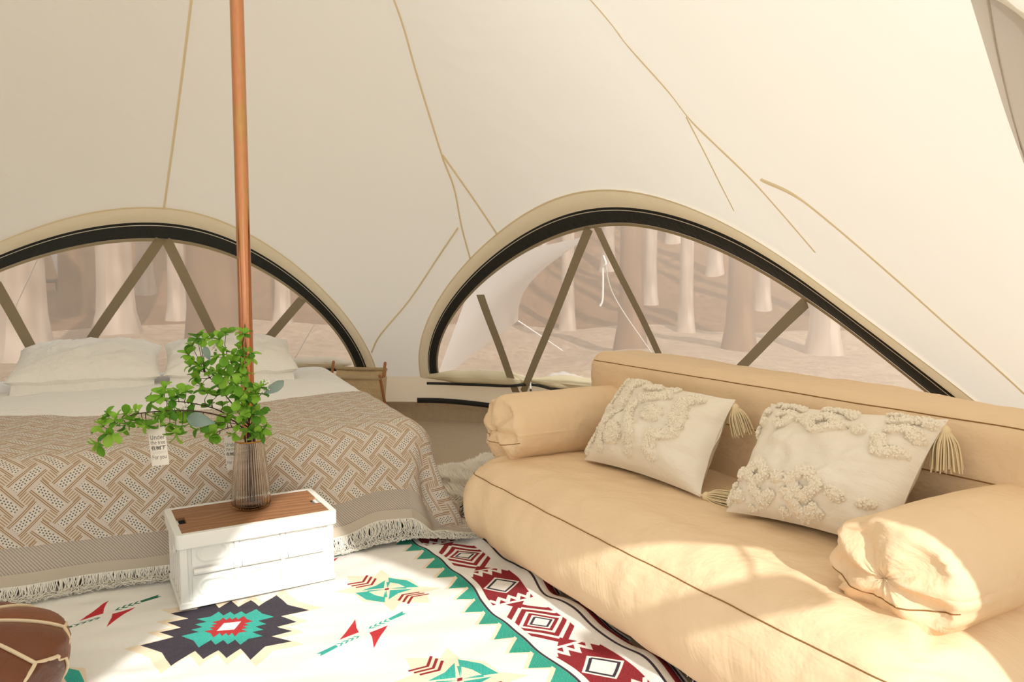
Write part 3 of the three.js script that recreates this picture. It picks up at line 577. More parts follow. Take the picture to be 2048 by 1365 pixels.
{
  const t = blanketTex.clone(); t.repeat.set(1 / BLANKET_TILE, 1 / BLANKET_TILE); t.needsUpdate = true;
  std('blanketWeave', { map: t, roughness: 1, bumpMap: rep(weaveBump, 8), bumpScale: 0.001 });
  const twill = dataTex(128, 128, (u, v, x, y) => { const k = ((x + y) % 8) < 4 ? 0.08 : -0.07, q = 0.7 + k + rr(-0.04, 0.04); return [q, q * 0.93, q * 0.85]; });
  std('blanketBand', { map: rep(twill, 7), roughness: 1 });
  std('blanketHem', { color: '#cfc1ac', roughness: 1, bumpMap: rep(weaveBump, 10), bumpScale: 0.001 });
  const g = thing('throw_blanket', 'beige herringbone throw blanket with a fringed hem over the foot of the bed', 'blanket');
  const A0 = -1.8, A1 = 0.3, far = (u) => 0.84 + 0.07 * Math.cos(u * 7.2 + 0.3) + 0.02 * Math.sin(u * 19) - 0.1 * Math.exp(-(((u - 0.45) / 0.2) ** 2)), uvm = (ca, cb) => [ca, cb];
  const wl = 0.009, hs = (ca) => -0.085 * smooth(-0.12, 0.3, ca) + 0.03 * Math.exp(-(((ca + 0.2) / 0.18) ** 2));      // how far the hem hangs lower or higher
  part('woven_field', grid(200, 120, (u, v) => { const ca = lerp(A0, A1, u), cb = lerp(far(u), -0.2 + hs(lerp(A0, A1, u)), v); return bedCloth(ca, cb, wl); }, (u, v) => uvm(lerp(A0, A1, u), lerp(far(u), -0.2 + hs(lerp(A0, A1, u)), v)), true), M.blanketWeave, g);
  part('twill_band', grid(200, 10, (u, v) => bedCloth(lerp(A0, A1, u), hs(lerp(A0, A1, u)) + lerp(-0.2, -0.268, v), wl), (u, v) => uvm(lerp(A0, A1, u), hs(lerp(A0, A1, u)) + lerp(-0.2, -0.268, v)), true), M.blanketBand, g, 'grey twill band above the hem');
  part('hem', grid(200, 4, (u, v) => bedCloth(lerp(A0, A1, u), hs(lerp(A0, A1, u)) + lerp(-0.268, -0.3, v), wl + 0.002), (u, v) => uvm(lerp(A0, A1, u), hs(lerp(A0, A1, u)) + lerp(-0.268, -0.3, v)), true), M.blanketHem, g);
  const st = [];
  for (let i = 0; i < 1500; i++) {
    const ca = lerp(A0, A1 - 0.01, (i + rnd()) / 1500), h0 = hs(ca), p0 = bedCloth(ca, h0 - 0.297, wl + 0.002), p1 = bedCloth(ca + rr(-0.012, 0.012), h0 - 0.328, wl + rr(0, 0.012)), p2 = bedCloth(ca + rr(-0.025, 0.025), h0 - 0.352, wl + rr(-0.002, 0.012)), p3 = bedCloth(ca + rr(-0.03, 0.03), h0 - 0.37 - rr(0, 0.015), wl);
    for (const p of [p1, p2, p3]) p.y = Math.max(p.y, 0.02 + rr(0, 0.012));
    st.push(taperTube([p0, p1, p2, p3], 0.0017, 0.0011, 6, 3));
  }
  part('fringe', mergeGeometries(st), M.fringeWhite, g, 'white cotton fringe').userData.kind = 'stuff';
  const [X, Z] = bedXZ(-0.8, 0.1); rebase(g, X, 0, Z);
}
// pillows
function pillowGeo(w, d, h, s) {
  const f = (x) => Math.pow(Math.max(0, 1 - Math.pow(Math.abs(x), 3)), 0.55);
  const side = (sg) => (u, v) => { const x = 2 * u - 1, y = 2 * v - 1, b = f(x) * f(y); return new THREE.Vector3(x * w / 2 * (1 - 0.05 * (1 - y * y)), sg * h / 2 * b + b * (0.012 * noise3(x * 2 + s, y * 2, sg) + 0.006 * noise3(x * 6, y * 5 + s, 3)) + 0.006 * noise3(x * 3, y * 3, s) , y * d / 2 * (1 - 0.05 * (1 - x * x))); };
  return mergeGeometries([grid(40, 30, side(1), (u, v) => [u * w, v * d], true), grid(30, 24, side(-1), (u, v) => [u * w, v * d])]);
}
for (const [a, b, s, label] of [[-0.62, 1.7, 3, 'white bed pillow nearer the canvas rack, right of the pair'], [-1.29, 1.69, 8, 'white bed pillow at the left, farther from the canvas rack']]) {
  const g = thing('bed_pillow', label, 'pillow', 'pillows at the head of the bed');
  part('pillowcase', pillowGeo(0.66, 0.48, 0.19, s), M.pillowcase, g);
  // open flap of the case, lying towards the foot
  part('case_flap', grid(20, 4, (u, v) => new THREE.Vector3(lerp(-0.3, 0.3, u), -0.012 - 0.035 * v + 0.006 * Math.sin(u * 9 + s), 0.2 + 0.09 * v), (u, v) => [u * 0.6, v * 0.1], true), M.pillowcase, g);
  g.position.copy(BP(a, b, BED.H + 0.115)); g.rotation.order = 'YXZ'; g.rotation.y = Math.atan2(0.402, 0.916); g.rotation.x = 0.24;
}

// ---------------------------------------------------------------- tent pole
{
  const g = thing('tent_pole', 'copper-coloured centre pole of the tent behind the plant', 'pole');
  const A = V(-0.868, 0, 2.432), B = V(-0.882, APEX - 0.06, 2.5), J = A.clone().lerp(B, 0.617);
  const copperTone = dataTex(64, 1024, (u, v) => {                       // copper tone with streaks and patches of green-gold
    const p = smooth(0.56, 0.63, v) * smooth(0.72, 0.68, v), n = 0.5 + 0.5 * noise3(u * 5, v * 14, 2), m = 0.5 + 0.5 * noise3(u * 9, v * 60, 7), g2 = smooth(0.5, 0.75, n) * 0.5 * smooth(0.2, 0.5, v);
    const k = clamp(p * 0.75 * smooth(0.28, 0.5, u) * smooth(0.85, 0.6, u) + g2 * 0.5), s = 0.97 + 0.04 * m;
    return [lerp(0.82, 0.68, k) * s, lerp(0.57, 0.72, k) * s, lerp(0.42, 0.36, k) * s];
  });
  M.copper.map = copperTone; M.copper.color.set('#ffffff');
  const seg = (a, b, r) => { const t = new THREE.TubeGeometry(new THREE.LineCurve3(a, b), 40, r, 32, false); const uv = t.attributes.uv; const v0 = a.y / APEX, v1 = b.y / APEX; for (let i = 0; i < uv.count; i++) uv.setXY(i, (uv.getY(i) + 0.0) % 1.0001, lerp(v0, v1, uv.getX(i))); return t; };
  part('pole_section', seg(A, J, 0.0215), M.copper, g);
  part('pole_section', seg(J.clone().add(V(0, 0.004, 0)), B, 0.0225), M.copper, g);
  part('joint_sleeve', tube([J.clone().add(V(0, -0.03, 0)), J.clone().add(V(0, 0.03, 0))], 0.0185, 4, 32), M.copper, g, 'inner sleeve showing in the gap between the two tubes');
  rebase(g, -0.868, 0, 2.432);
}
// ---------------------------------------------------------------- folding crate with a wooden lid
const woodTex = dataTex(512, 512, (u, v) => {
  const w = v * 9 + 0.5 * noise3(u * 1.5, v * 4, 2) + 0.9 * Math.exp(-(((u - 0.18) / 0.14) ** 2)) * Math.sin(v * 9), r = Math.abs((w % 1) - 0.5) * 2, f = 0.5 + 0.5 * noise3(u * 6, v * 140, 5), k = 0.25 + 0.45 * r ** 2 + 0.25 * f + 0.1 * noise3(u * 40, v * 300, 1);
  return [lerp(0.47, 0.7, k), lerp(0.31, 0.5, k), lerp(0.19, 0.34, k)];
});
const CRATE = { X: -0.807, Z: 2.258, turn: 30.6 * Math.PI / 180, W: 0.44, D: 0.27, H: 0.238 };
{
  std('lidWood', { map: woodTex, roughness: 0.55 });
  const g = thing('folding_crate', 'white plastic folding crate with a wooden lid at the foot of the bed', 'crate', null, [CRATE.X, 0.018, CRATE.Z], CRATE.turn);
  const { W, D } = CRATE, H = CRATE.H - 0.018, t = 0.012;
  const recessPanel = (w, h) => {                                 // a panel with a raised stadium-shaped ridge
    const nx = 44, ny = 26;
    return grid(nx, ny, (u, v) => { const x = (u - 0.5) * w, y = (v - 0.5) * h, r = h * 0.3, cx = Math.max(0, Math.abs(x) - (w * 0.34 - r)), d = Math.hypot(cx, y) - r; const z = 0.0045 * smooth(0.006, -0.004, Math.abs(d) - 0.003) - 0.002 * smooth(0.002, -0.006, d); return new THREE.Vector3(x, y, z); }, null);
  };
  // body behind the panels
  const body = part('body', mergeGeometries([box(W - 0.02, H * 0.96, t, 0, H * 0.48, D / 2 - 0.017), box(W - 0.02, H * 0.96, t, 0, H * 0.48, -D / 2 + 0.012), box(t, H * 0.96, D - 0.03, W / 2 - 0.012, H * 0.48, 0), box(t, H * 0.96, D - 0.03, -W / 2 + 0.012, H * 0.48, 0), box(W - 0.01, 0.014, D - 0.01, 0, 0.009, 0)]), M.plastic, g);
  for (const sx of [-1, 1]) for (const sz of [-1, 1]) part('corner_post', box(0.022, H - 0.03, 0.02, sx * (W / 2 - 0.011), H / 2 - 0.012, sz * (D / 2 - 0.011), 0.006, 3), M.plastic, g);
  for (const sx of [-1, 0, 1]) for (const row of [0, 1]) { const p = part('front_panel', recessPanel(0.112, 0.074), M.plastic, g); p.position.set(sx * 0.131, row ? 0.155 : 0.055, D / 2 - 0.0085); }
  for (const sx of [-0.5, 0.5]) part('front_rib', box(0.014, H - 0.06, 0.008, sx * 0.131, H / 2 - 0.014, D / 2 - 0.008, 0.003), M.plastic, g);
  for (const sx of [-1, 0, 1]) { const c = new THREE.CylinderGeometry(0.0085, 0.0085, 0.106, 16); c.rotateZ(Math.PI / 2); c.translate(sx * 0.131, 0.105, D / 2 - 0.001); part('hinge', c, M.plastic, g); }
  for (const sx of [-0.5, 0.5]) { const c = new THREE.CylinderGeometry(0.0095, 0.0095, 0.022, 16); c.rotateZ(Math.PI / 2); c.translate(sx * 0.131, 0.105, D / 2 - 0.004); part('hinge_knuckle', c, M.plastic, g); }
  part('bottom_rail', box(W, 0.02, 0.012, 0, 0.012, D / 2 - 0.004, 0.004), M.plastic, g);
  part('bottom_rail', box(W, 0.02, 0.012, 0, 0.012, -D / 2 + 0.004, 0.004), M.plastic, g);
  for (const sx of [-1, 1]) { part('side_rail', box(0.012, 0.018, D, sx * (W / 2 - 0.002), 0.01, 0, 0.004), M.plastic, g); for (const z of [-0.07, -0.02, 0.03, 0.08]) part('side_rib', box(0.006, H - 0.07, 0.018, sx * (W / 2 - 0.004), H / 2 - 0.014, z, 0.003), M.plastic, g); part('side_handle', box(0.01, 0.03, 0.12, sx * (W / 2 + 0.002), H - 0.062, 0, 0.005), M.plastic, g); }
  // rim
  const rimShape = new THREE.Shape(); const rw = W / 2 + 0.006, rd = D / 2 + 0.006, k = 0.014;
  rimShape.moveTo(-rw + k, -rd); rimShape.lineTo(rw - k, -rd); rimShape.quadraticCurveTo(rw, -rd, rw, -rd + k); rimShape.lineTo(rw, rd - k); rimShape.quadraticCurveTo(rw, rd, rw - k, rd); rimShape.lineTo(-rw + k, rd); rimShape.quadraticCurveTo(-rw, rd, -rw, rd - k); rimShape.lineTo(-rw, -rd + k); rimShape.quadraticCurveTo(-rw, -rd, -rw + k, -rd);
  const hole = new THREE.Path(); const hw = W / 2 - 0.008, hd = D / 2 - 0.008; hole.moveTo(-hw, -hd); hole.lineTo(-hw, hd); hole.lineTo(hw, hd); hole.lineTo(hw, -hd); hole.closePath(); rimShape.holes.push(hole);
  const rim = new THREE.ExtrudeGeometry(rimShape, { depth: 0.036, bevelEnabled: true, bevelSize: 0.003, bevelThickness: 0.003, bevelSegments: 3 }); rim.rotateX(Math.PI / 2); rim.translate(0, H - 0.003, 0);
  part('rim', rim, M.plastic, g);
  // wooden lid with a notch at each end
  const s = new THREE.Shape(), lw = hw - 0.002, ld = hd - 0.002, nw = 0.026, nd = 0.034;
  s.moveTo(-lw, -ld); s.lineTo(lw, -ld); s.lineTo(lw, -nd); s.lineTo(lw - nw, -nd); s.lineTo(lw - nw, nd); s.lineTo(lw, nd); s.lineTo(lw, ld); s.lineTo(-lw, ld); s.lineTo(-lw, nd); s.lineTo(-lw + nw, nd); s.lineTo(-lw + nw, -nd); s.lineTo(-lw, -nd); s.closePath();
  const lid = new THREE.ExtrudeGeometry(s, { depth: 0.009, bevelEnabled: true, bevelSize: 0.0008, bevelThickness: 0.0008, bevelSegments: 1 }); lid.rotateX(Math.PI / 2); lid.translate(0, H - 0.002, 0);
  const uv = lid.attributes.uv, pp = lid.attributes.position; for (let i = 0; i < uv.count; i++) uv.setXY(i, pp.getX(i) / 0.44 + 0.5, pp.getZ(i) / 0.27 + 0.5);
  part('lid', lid, M.lidWood, g, 'brown wooden lid with hand notches');
}
// ---------------------------------------------------------------- ribbed glass vase
const VASE = V(-0.815, 0.2368, 2.292);
{
  phys('smokeGlass', { color: '#ffffff', roughness: 0.03, transmission: 1, thickness: 0.004, ior: 1.45, attenuationColor: new THREE.Color('#cdb898'), attenuationDistance: 0.05 });
  std('goldRim', { color: '#c58a3c', metalness: 0.85, roughness: 0.3 });
  const g = thing('glass_vase', 'ribbed smoky glass vase with a gold rim on the wooden lid', 'vase');
  const Hh = 0.212, ro = (y) => { const t = y / Hh; return t < 0.06 ? lerp(0.05, 0.0575, Math.sqrt(t / 0.06)) : lerp(0.0578, 0.0435, Math.pow((t - 0.06) / 0.94, 1.1)) + 0.0015 * Math.sin(t * 5); };
  const prof = []; prof.push([0, 0]); for (let i = 0; i <= 26; i++) prof.push([i / 26 * Hh, 1]); for (let i = 26; i >= 0; i--) prof.push([Math.max(0.012, i / 26 * Hh), -1]); prof.push([0.012, 0]);
  const n = 240;
  const geo = grid(n, prof.length - 1, (u, v, i, j) => { const a = u * 2 * Math.PI, [y, s] = prof[j]; let r = s === 0 ? 0 : s > 0 ? ro(y) : ro(Math.max(y, 0.02)) - 0.0034; if (s > 0 && y > 0.004) r += 0.00095 * Math.cos(a * 46 + y * 3); if (s < 0 && y <= 0.012) r = ro(0.02) - 0.008; return new THREE.Vector3(r * Math.cos(a), y, -r * Math.sin(a)); });
  part('glass_body', geo, M.smokeGlass, g);
  const rim = new THREE.TorusGeometry(0.0422, 0.0024, 10, 64); rim.rotateX(Math.PI / 2); rim.translate(0, Hh, 0);
  part('rim', rim, M.goldRim, g, 'gold band round the mouth');
  g.position.copy(VASE);
}
// ---------------------------------------------------------------- leafy branches in the vase
const leafGeo = (L, W, curl, seedv) => { const n = 8; const g = grid(4, n, (u, v) => { const x = (u - 0.5) * 2, w = W * (v > 0.6 ? Math.sqrt(Math.max(0.02, 1 - ((v - 0.6) / 0.4) ** 2)) : 0.1 + 0.9 * Math.pow(Math.sin(v / 0.6 * Math.PI / 2), 1.3)); return new THREE.Vector3(x * w / 2, 0.22 * W * (Math.abs(x) ** 1.6) * 0.6 + curl * Math.sin(v * 2.4 + seedv) * L * 0.3 - curl * 0.15 * L * v * v, v * L); }); return g; };
const leafGeos = [leafGeo(0.036, 0.026, 0.5, 0), leafGeo(0.034, 0.025, 0.8, 0.4), leafGeo(0.04, 0.025, 0.3, 0.8), leafGeo(0.03, 0.022, 0.6, 0.2)];
const leafMats = ['#86bd36', '#6fa82c', '#9ccc4a', '#578f27', '#8cc23c'].map((c, i) => phys(`leaf${i}`, { color: c, roughness: 0.6, transmission: 0.3, thickness: 0, specularIntensity: 0.5 }));
std('eucalyptus', { color: '#8fa39a', roughness: 0.85 });
const MOUTH = VASE.clone().add(new THREE.Vector3(0, 0.212, 0));
function orient(m, pos, dir, roll) { const z = dir.clone().normalize(), x = new THREE.Vector3(0.13, 1, 0.21).cross(z).normalize(), y = z.clone().cross(x); const b = new THREE.Matrix4().makeBasis(x, y, z); m.quaternion.setFromRotationMatrix(b); m.rotateZ(roll); m.position.copy(pos); }
function branch(name, label, spine, clusters, tint) {               // spine: points; clusters: [pixel x, pixel y, depth, leaves, size]
  const g = thing(name, label, 'branch', 'leafy branches in the vase');
  const pts = spine.map(([x, y, z]) => at(x, y, z)), foot = VASE.clone().add(new THREE.Vector3(rr(-0.025, 0.025), 0.018, rr(-0.02, 0.02))), neck = MOUTH.clone().add(new THREE.Vector3(rr(-0.014, 0.014), 0, rr(-0.012, 0.012)));
  const all = [foot, neck, ...pts], c = curve(all, 0.4);
  part('stem', taperTube(all, 0.0034, 0.0012, 60, 6), M.stemWood, g);
  const dense = c.getPoints(120);
  for (const [x, y, z, n, s = 1] of clusters) {
    const q = at(x, y, z); let best = dense[30], bd = 1e9;
    for (let i = 25; i < dense.length; i++) { const d = dense[i].distanceTo(q) + (dense[i].y > q.y ? 0.01 : 0); if (d < bd) { bd = d; best = dense[i]; } }
    const twigDir = q.clone().sub(best);
    if (bd > 0.012) part('twig', taperTube([best, best.clone().lerp(q, 0.5).add(new THREE.Vector3(rr(-0.006, 0.006), rr(-0.008, 0.004), rr(-0.006, 0.006))), q], 0.0014, 0.0008, 8, 5), M.stemWood, g);
    const axis = twigDir.lengthSq() > 1e-6 ? twigDir.normalize() : new THREE.Vector3(0, 1, 0); axis.add(new THREE.Vector3(0, 0.3, 0.75)).normalize();
    const ax = new THREE.Vector3(1, 0.2, 0.1).cross(axis).normalize(), ay = axis.clone().cross(ax), ph = rr(0, 6);
    for (let i = 0; i < n; i++) {
      const a = ph + i / n * 2 * Math.PI + rr(-0.25, 0.25), d = ax.clone().multiplyScalar(Math.cos(a)).addScaledVector(ay, Math.sin(a)).addScaledVector(axis, rr(0.15, 0.75));
      const m = part('leaf', leafGeos[Math.floor(rr(0, 4))], leafMats[(Math.floor(rr(0, 3)) + tint) % 5], g);
      orient(m, q.clone(), d, rr(-0.4, 0.4)); m.scale.setScalar(s * rr(0.82, 1.15));
      // face the upper side of the leaf along the twig's axis
      const up = new THREE.Vector3(0, 1, 0).applyQuaternion(m.quaternion); if (up.dot(axis) < 0) m.rotateZ(Math.PI);
    }
  }
  rebase(g, VASE.x, VASE.y, -VASE.z);
  return g;
}
branch('leafy_branch', 'tall upright green branch in front of the tent pole', [[495, 830, 2.27], [482, 790, 2.26], [462, 750, 2.26], [452, 700, 2.26]], [
  [440, 682, 2.24, 6, 1.1], [452, 670, 2.27, 5], [424, 679, 2.28, 4, 0.8], [447, 712, 2.22, 5, 1.05], [465, 715, 2.26, 5], [478, 700, 2.28, 4, 0.9], [438, 715, 2.28, 4, 0.9], [455, 737, 2.24, 5], [468, 730, 2.27, 4], [440, 748, 2.22, 6, 1.15], [460, 755, 2.22, 5, 1.1], [472, 745, 2.25, 5], [450, 760, 2.25, 4], [474, 772, 2.2, 6, 1.15], [458, 778, 2.24, 5], [480, 760, 2.25, 4]], 0);
branch('leafy_branch', 'short green branch rising to a tip over the copper pole', [[500, 830, 2.26], [492, 780, 2.27], [488, 730, 2.28], [485, 685, 2.27]], [
  [487, 672, 2.26, 6, 1.0], [497, 717, 2.28, 5, 0.9], [486, 715, 2.27, 4, 0.8], [503, 708, 2.27, 3, 0.7], [480, 735, 2.25, 5], [492, 750, 2.26, 4, 0.9], [484, 790, 2.22, 5], [500, 790, 2.26, 5], [478, 800, 2.2, 5]], 2);
branch('leafy_branch', 'dark twiggy branch arching up over the right-hand pillow', [[480, 830, 2.28], [450, 790, 2.3], [428, 765, 2.31], [410, 745, 2.32]], [
  [395, 680, 2.31, 5, 0.95], [386, 697, 2.31, 4, 0.9], [378, 712, 2.31, 5, 1], [381, 735, 2.31, 4, 0.8], [398, 733, 2.31, 5, 0.9], [394, 757, 2.3, 6, 1.05], [412, 741, 2.31, 4, 0.9], [405, 768, 2.31, 4, 0.9], [425, 752, 2.31, 4, 0.9], [398, 672, 2.33, 3, 0.8], [410, 683, 2.31, 4, 0.9]], 3);
branch('leafy_branch', 'long green branch reaching left over the blanket', [[478, 850, 2.25], [440, 832, 2.2], [380, 822, 2.14], [320, 823, 2.08], [260, 832, 2.03], [215, 860, 2]], [
  [200, 885, 2.0, 5, 0.95], [222, 868, 1.99, 6, 1.1], [208, 855, 2.01, 5, 1], [232, 845, 2.01, 5], [218, 835, 2.02, 4, 0.9], [250, 850, 2.02, 5, 1], [265, 838, 2.03, 5, 1], [252, 832, 2.04, 4, 0.9], [285, 838, 2.05, 5, 1], [295, 848, 2.05, 4, 0.9], [278, 825, 2.06, 4, 0.9], [310, 830, 2.07, 4, 0.9], [340, 845, 2.1, 5], [332, 828, 2.08, 4, 0.9], [352, 862, 2.1, 6, 1.05], [365, 850, 2.12, 4, 0.9], [400, 858, 2.15, 3, 0.9]], 1);
branch('leafy_branch', 'middle green branch spreading left above the hanging tag', [[482, 845, 2.28], [455, 830, 2.25], [420, 815, 2.22], [370, 805, 2.18], [330, 802, 2.16]], [
  [308, 803, 2.15, 4, 0.9], [325, 795, 2.15, 5, 1], [330, 780, 2.16, 4, 0.8], [345, 800, 2.16, 4, 0.9], [356, 795, 2.17, 6, 1], [372, 785, 2.18, 5, 0.9], [332, 820, 2.15, 6, 1.05], [350, 825, 2.16, 5, 1], [368, 815, 2.18, 5, 0.95], [385, 808, 2.2, 4, 0.9], [415, 790, 2.24, 6, 1.1], [432, 795, 2.25, 5, 1], [420, 812, 2.24, 4, 0.9], [445, 815, 2.25, 4, 0.9], [385, 835, 2.18, 4, 0.9]], 3);
branch('leafy_branch', 'low green branch drooping left of the vase mouth', [[488, 862, 2.24], [465, 855, 2.22], [440, 862, 2.2]], [
  [430, 868, 2.19, 6, 1.1], [442, 855, 2.2, 5, 1], [420, 862, 2.2, 4, 0.9], [455, 848, 2.22, 5, 1], [470, 865, 2.23, 5, 0.95], [462, 832, 2.23, 5, 1], [478, 850, 2.22, 4, 0.9]], 0);
branch('leafy_branch', 'bright green branch leaning right over the vase rim', [[505, 840, 2.26], [512, 815, 2.26], [516, 795, 2.25]], [
  [513, 790, 2.24, 6, 1.05], [520, 778, 2.25, 4, 0.9], [505, 800, 2.24, 5, 1], [493, 815, 2.22, 5, 1.05], [505, 832, 2.21, 6, 1.1], [520, 828, 2.23, 4, 0.95], [515, 862, 2.25, 6, 1], [525, 855, 2.26, 4, 0.9], [500, 862, 2.24, 4, 0.9], [487, 830, 2.2, 5, 0.95]], 2);
// grey eucalyptus sprigs with small white blossom
const eucGeo = leafGeo(0.07, 0.036, 0.25, 0.6);
for (const [label, spine, leaf, dirPx, bloom, s] of [
  ['grey-green eucalyptus sprig pointing right with white blossom at its tip', [[500, 840, 2.27], [515, 800, 2.27], [525, 785, 2.26]], [526, 786, 2.26], [562, 764], [[533, 770], [536, 765], [530, 764], [534, 776]], 1],
  ['grey-green eucalyptus sprig with its leaf raised over the right-hand pillow', [[490, 830, 2.28], [460, 770, 2.28], [432, 730, 2.28]], [422, 722, 2.27], [408, 690], [[425, 692], [428, 700], [432, 690], [421, 686]], 0.8],
  ['grey eucalyptus sprig with a broad leaf lying across the long left branch', [[480, 852, 2.22], [450, 846, 2.19], [430, 846, 2.17]], [432, 846, 2.16], [386, 838], [[372, 815], [368, 822], [376, 810], [366, 815]], 1.1],
]) {
  const g = thing('eucalyptus_sprig', label, 'sprig', 'eucalyptus sprigs in the vase');
  const pts = [VASE.clone().add(new THREE.Vector3(rr(-0.02, 0.02), 0.02, rr(-0.02, 0.02))), MOUTH.clone().add(new THREE.Vector3(rr(-0.01, 0.01), 0, rr(-0.01, 0.01))), ...spine.map((p) => at(...p))];
  part('stem', taperTube(pts, 0.0022, 0.001, 40, 6), M.stemWood, g);
  const q = at(...leaf), e = at(dirPx[0], dirPx[1], leaf[2]), m = part('leaf', eucGeo, M.eucalyptus, g); orient(m, q, e.clone().sub(q), -0.3); m.scale.setScalar(s * e.distanceTo(q) / 0.062);
  const up = new THREE.Vector3(0, 1, 0).applyQuaternion(m.quaternion); m.rotateZ(up.z < 0 ? 2.3 : -0.9);
  const b = []; for (const [x, y] of bloom) for (let i = 0; i < 7; i++) { const o = at(x + rr(-5, 5), y + rr(-5, 5), leaf[2] - 0.01 + rr(-0.01, 0.01)), sp = new THREE.IcosahedronGeometry(rr(0.0022, 0.0036), 1); sp.translate(o.x, o.y, o.z); b.push(sp); }
  part('blossom', mergeGeometries(b), M.rope, g).userData.kind = 'stuff';
  rebase(g, VASE.x, VASE.y, -VASE.z);
}
// ---------------------------------------------------------------- paper tags hanging from the branches
const tagTex = (() => {
  const W = 220, H = 560, c = document.createElement('canvas'); c.width = W; c.height = H; const x = c.getContext('2d');
  x.fillStyle = '#efe8dc'; x.fillRect(0, 0, W, H); x.fillStyle = '#2b2724'; x.textBaseline = 'alphabetic';
  const fit = (t, y, size, w) => { x.font = `${size}px sans-serif`; x.save(); x.translate(16, y); x.scale(w / x.measureText(t).width, 1); x.fillText(t, 0, 0); x.restore(); };
  fit('Under', 178, 82, 188); fit('the tree', 246, 66, 188);
  x.strokeStyle = '#2b2724'; x.lineWidth = 7; x.lineCap = 'round';
  const st = (ox, oy, k, list) => { for (const s of list) { x.beginPath(); s.forEach(([a, b], i) => (i ? x.lineTo(ox + a * k, oy + b * k) : x.moveTo(ox + a * k, oy + b * k))); x.stroke(); } };
  st(16, 268, 0.6, [[[8, 24], [94, 24]], [[48, 3], [36, 34], [6, 64]], [[28, 46], [28, 98]], [[46, 54], [88, 54]], [[66, 36], [66, 92]], [[40, 92], [97, 92]]]);
  st(80, 268, 0.6, [[[2, 30], [36, 30]], [[19, 4], [19, 98]], [[19, 34], [2, 66]], [[21, 42], [34, 56]], [[40, 26], [62, 26], [54, 56], [38, 88]], [[42, 42], [64, 86]], [[64, 32], [99, 32]], [[86, 6], [86, 94], [76, 88]], [[70, 50], [77, 64]]]);
  st(144, 268, 0.6, [[[4, 12], [96, 12]], [[46, 12], [46, 98]], [[54, 36], [78, 56]]]);
  x.lineWidth = 2; x.strokeStyle = '#9a9188'; for (const y of [352, 364, 376]) { x.setLineDash([22, 6, 30, 5]); x.beginPath(); x.moveTo(20, y); x.lineTo(200, y); x.stroke(); }
  fit('For you', 462, 74, 188);
  const t = new THREE.CanvasTexture(c); t.colorSpace = THREE.SRGBColorSpace; t.magFilter = THREE.LinearFilter; return t;
})();
std('tagPrint', { map: tagTex, roughness: 0.9 });
for (const [label, px, py, Z, turn, curl, hang] of [['cream paper tag printed For you, hanging from the long left branch', 317, 894, 2.075, 0.5, 0.5, [318, 840]], ['cream paper tag printed For you, half hidden behind the vase', 464, 906, 2.345, 0.08, 0.12, [452, 795]]]) {
  const g = thing('paper_tag', label, 'tag', 'paper tags on the plant');
  const w = 0.0435, h = 0.112, o = at(px, py, Z);
  const paper = grid(10, 10, (u, v) => { const x = (u - 0.5) * w, b = -curl * 0.035 * ((1 - u) ** 2); return new THREE.Vector3(x, (v - 0.5) * h * (1 - 0.02 * u), b + 0.003 * Math.sin(v * 4)); });
  const p = part('paper', paper, M.tagPrint, g); p.position.copy(o); p.rotation.y = turn; p.rotation.z = 0.07;
  const top = o.clone().add(new THREE.Vector3(0.002, h / 2 - 0.006, 0.001)), hk = at(hang[0], hang[1], Z - 0.02);
  part('string', tube([top, top.clone().lerp(hk, 0.3).add(new THREE.Vector3(0.003, 0, 0.002)), hk], 0.0012, 16, 6), M.twine, g, 'white cotton string');
  const kn = new THREE.SphereGeometry(0.0038, 10, 8); kn.translate(top.x, top.y + 0.004, top.z); part('knot', kn, M.twine, g);
  rebase(g, o.x, o.y - h / 2, -o.z);
}
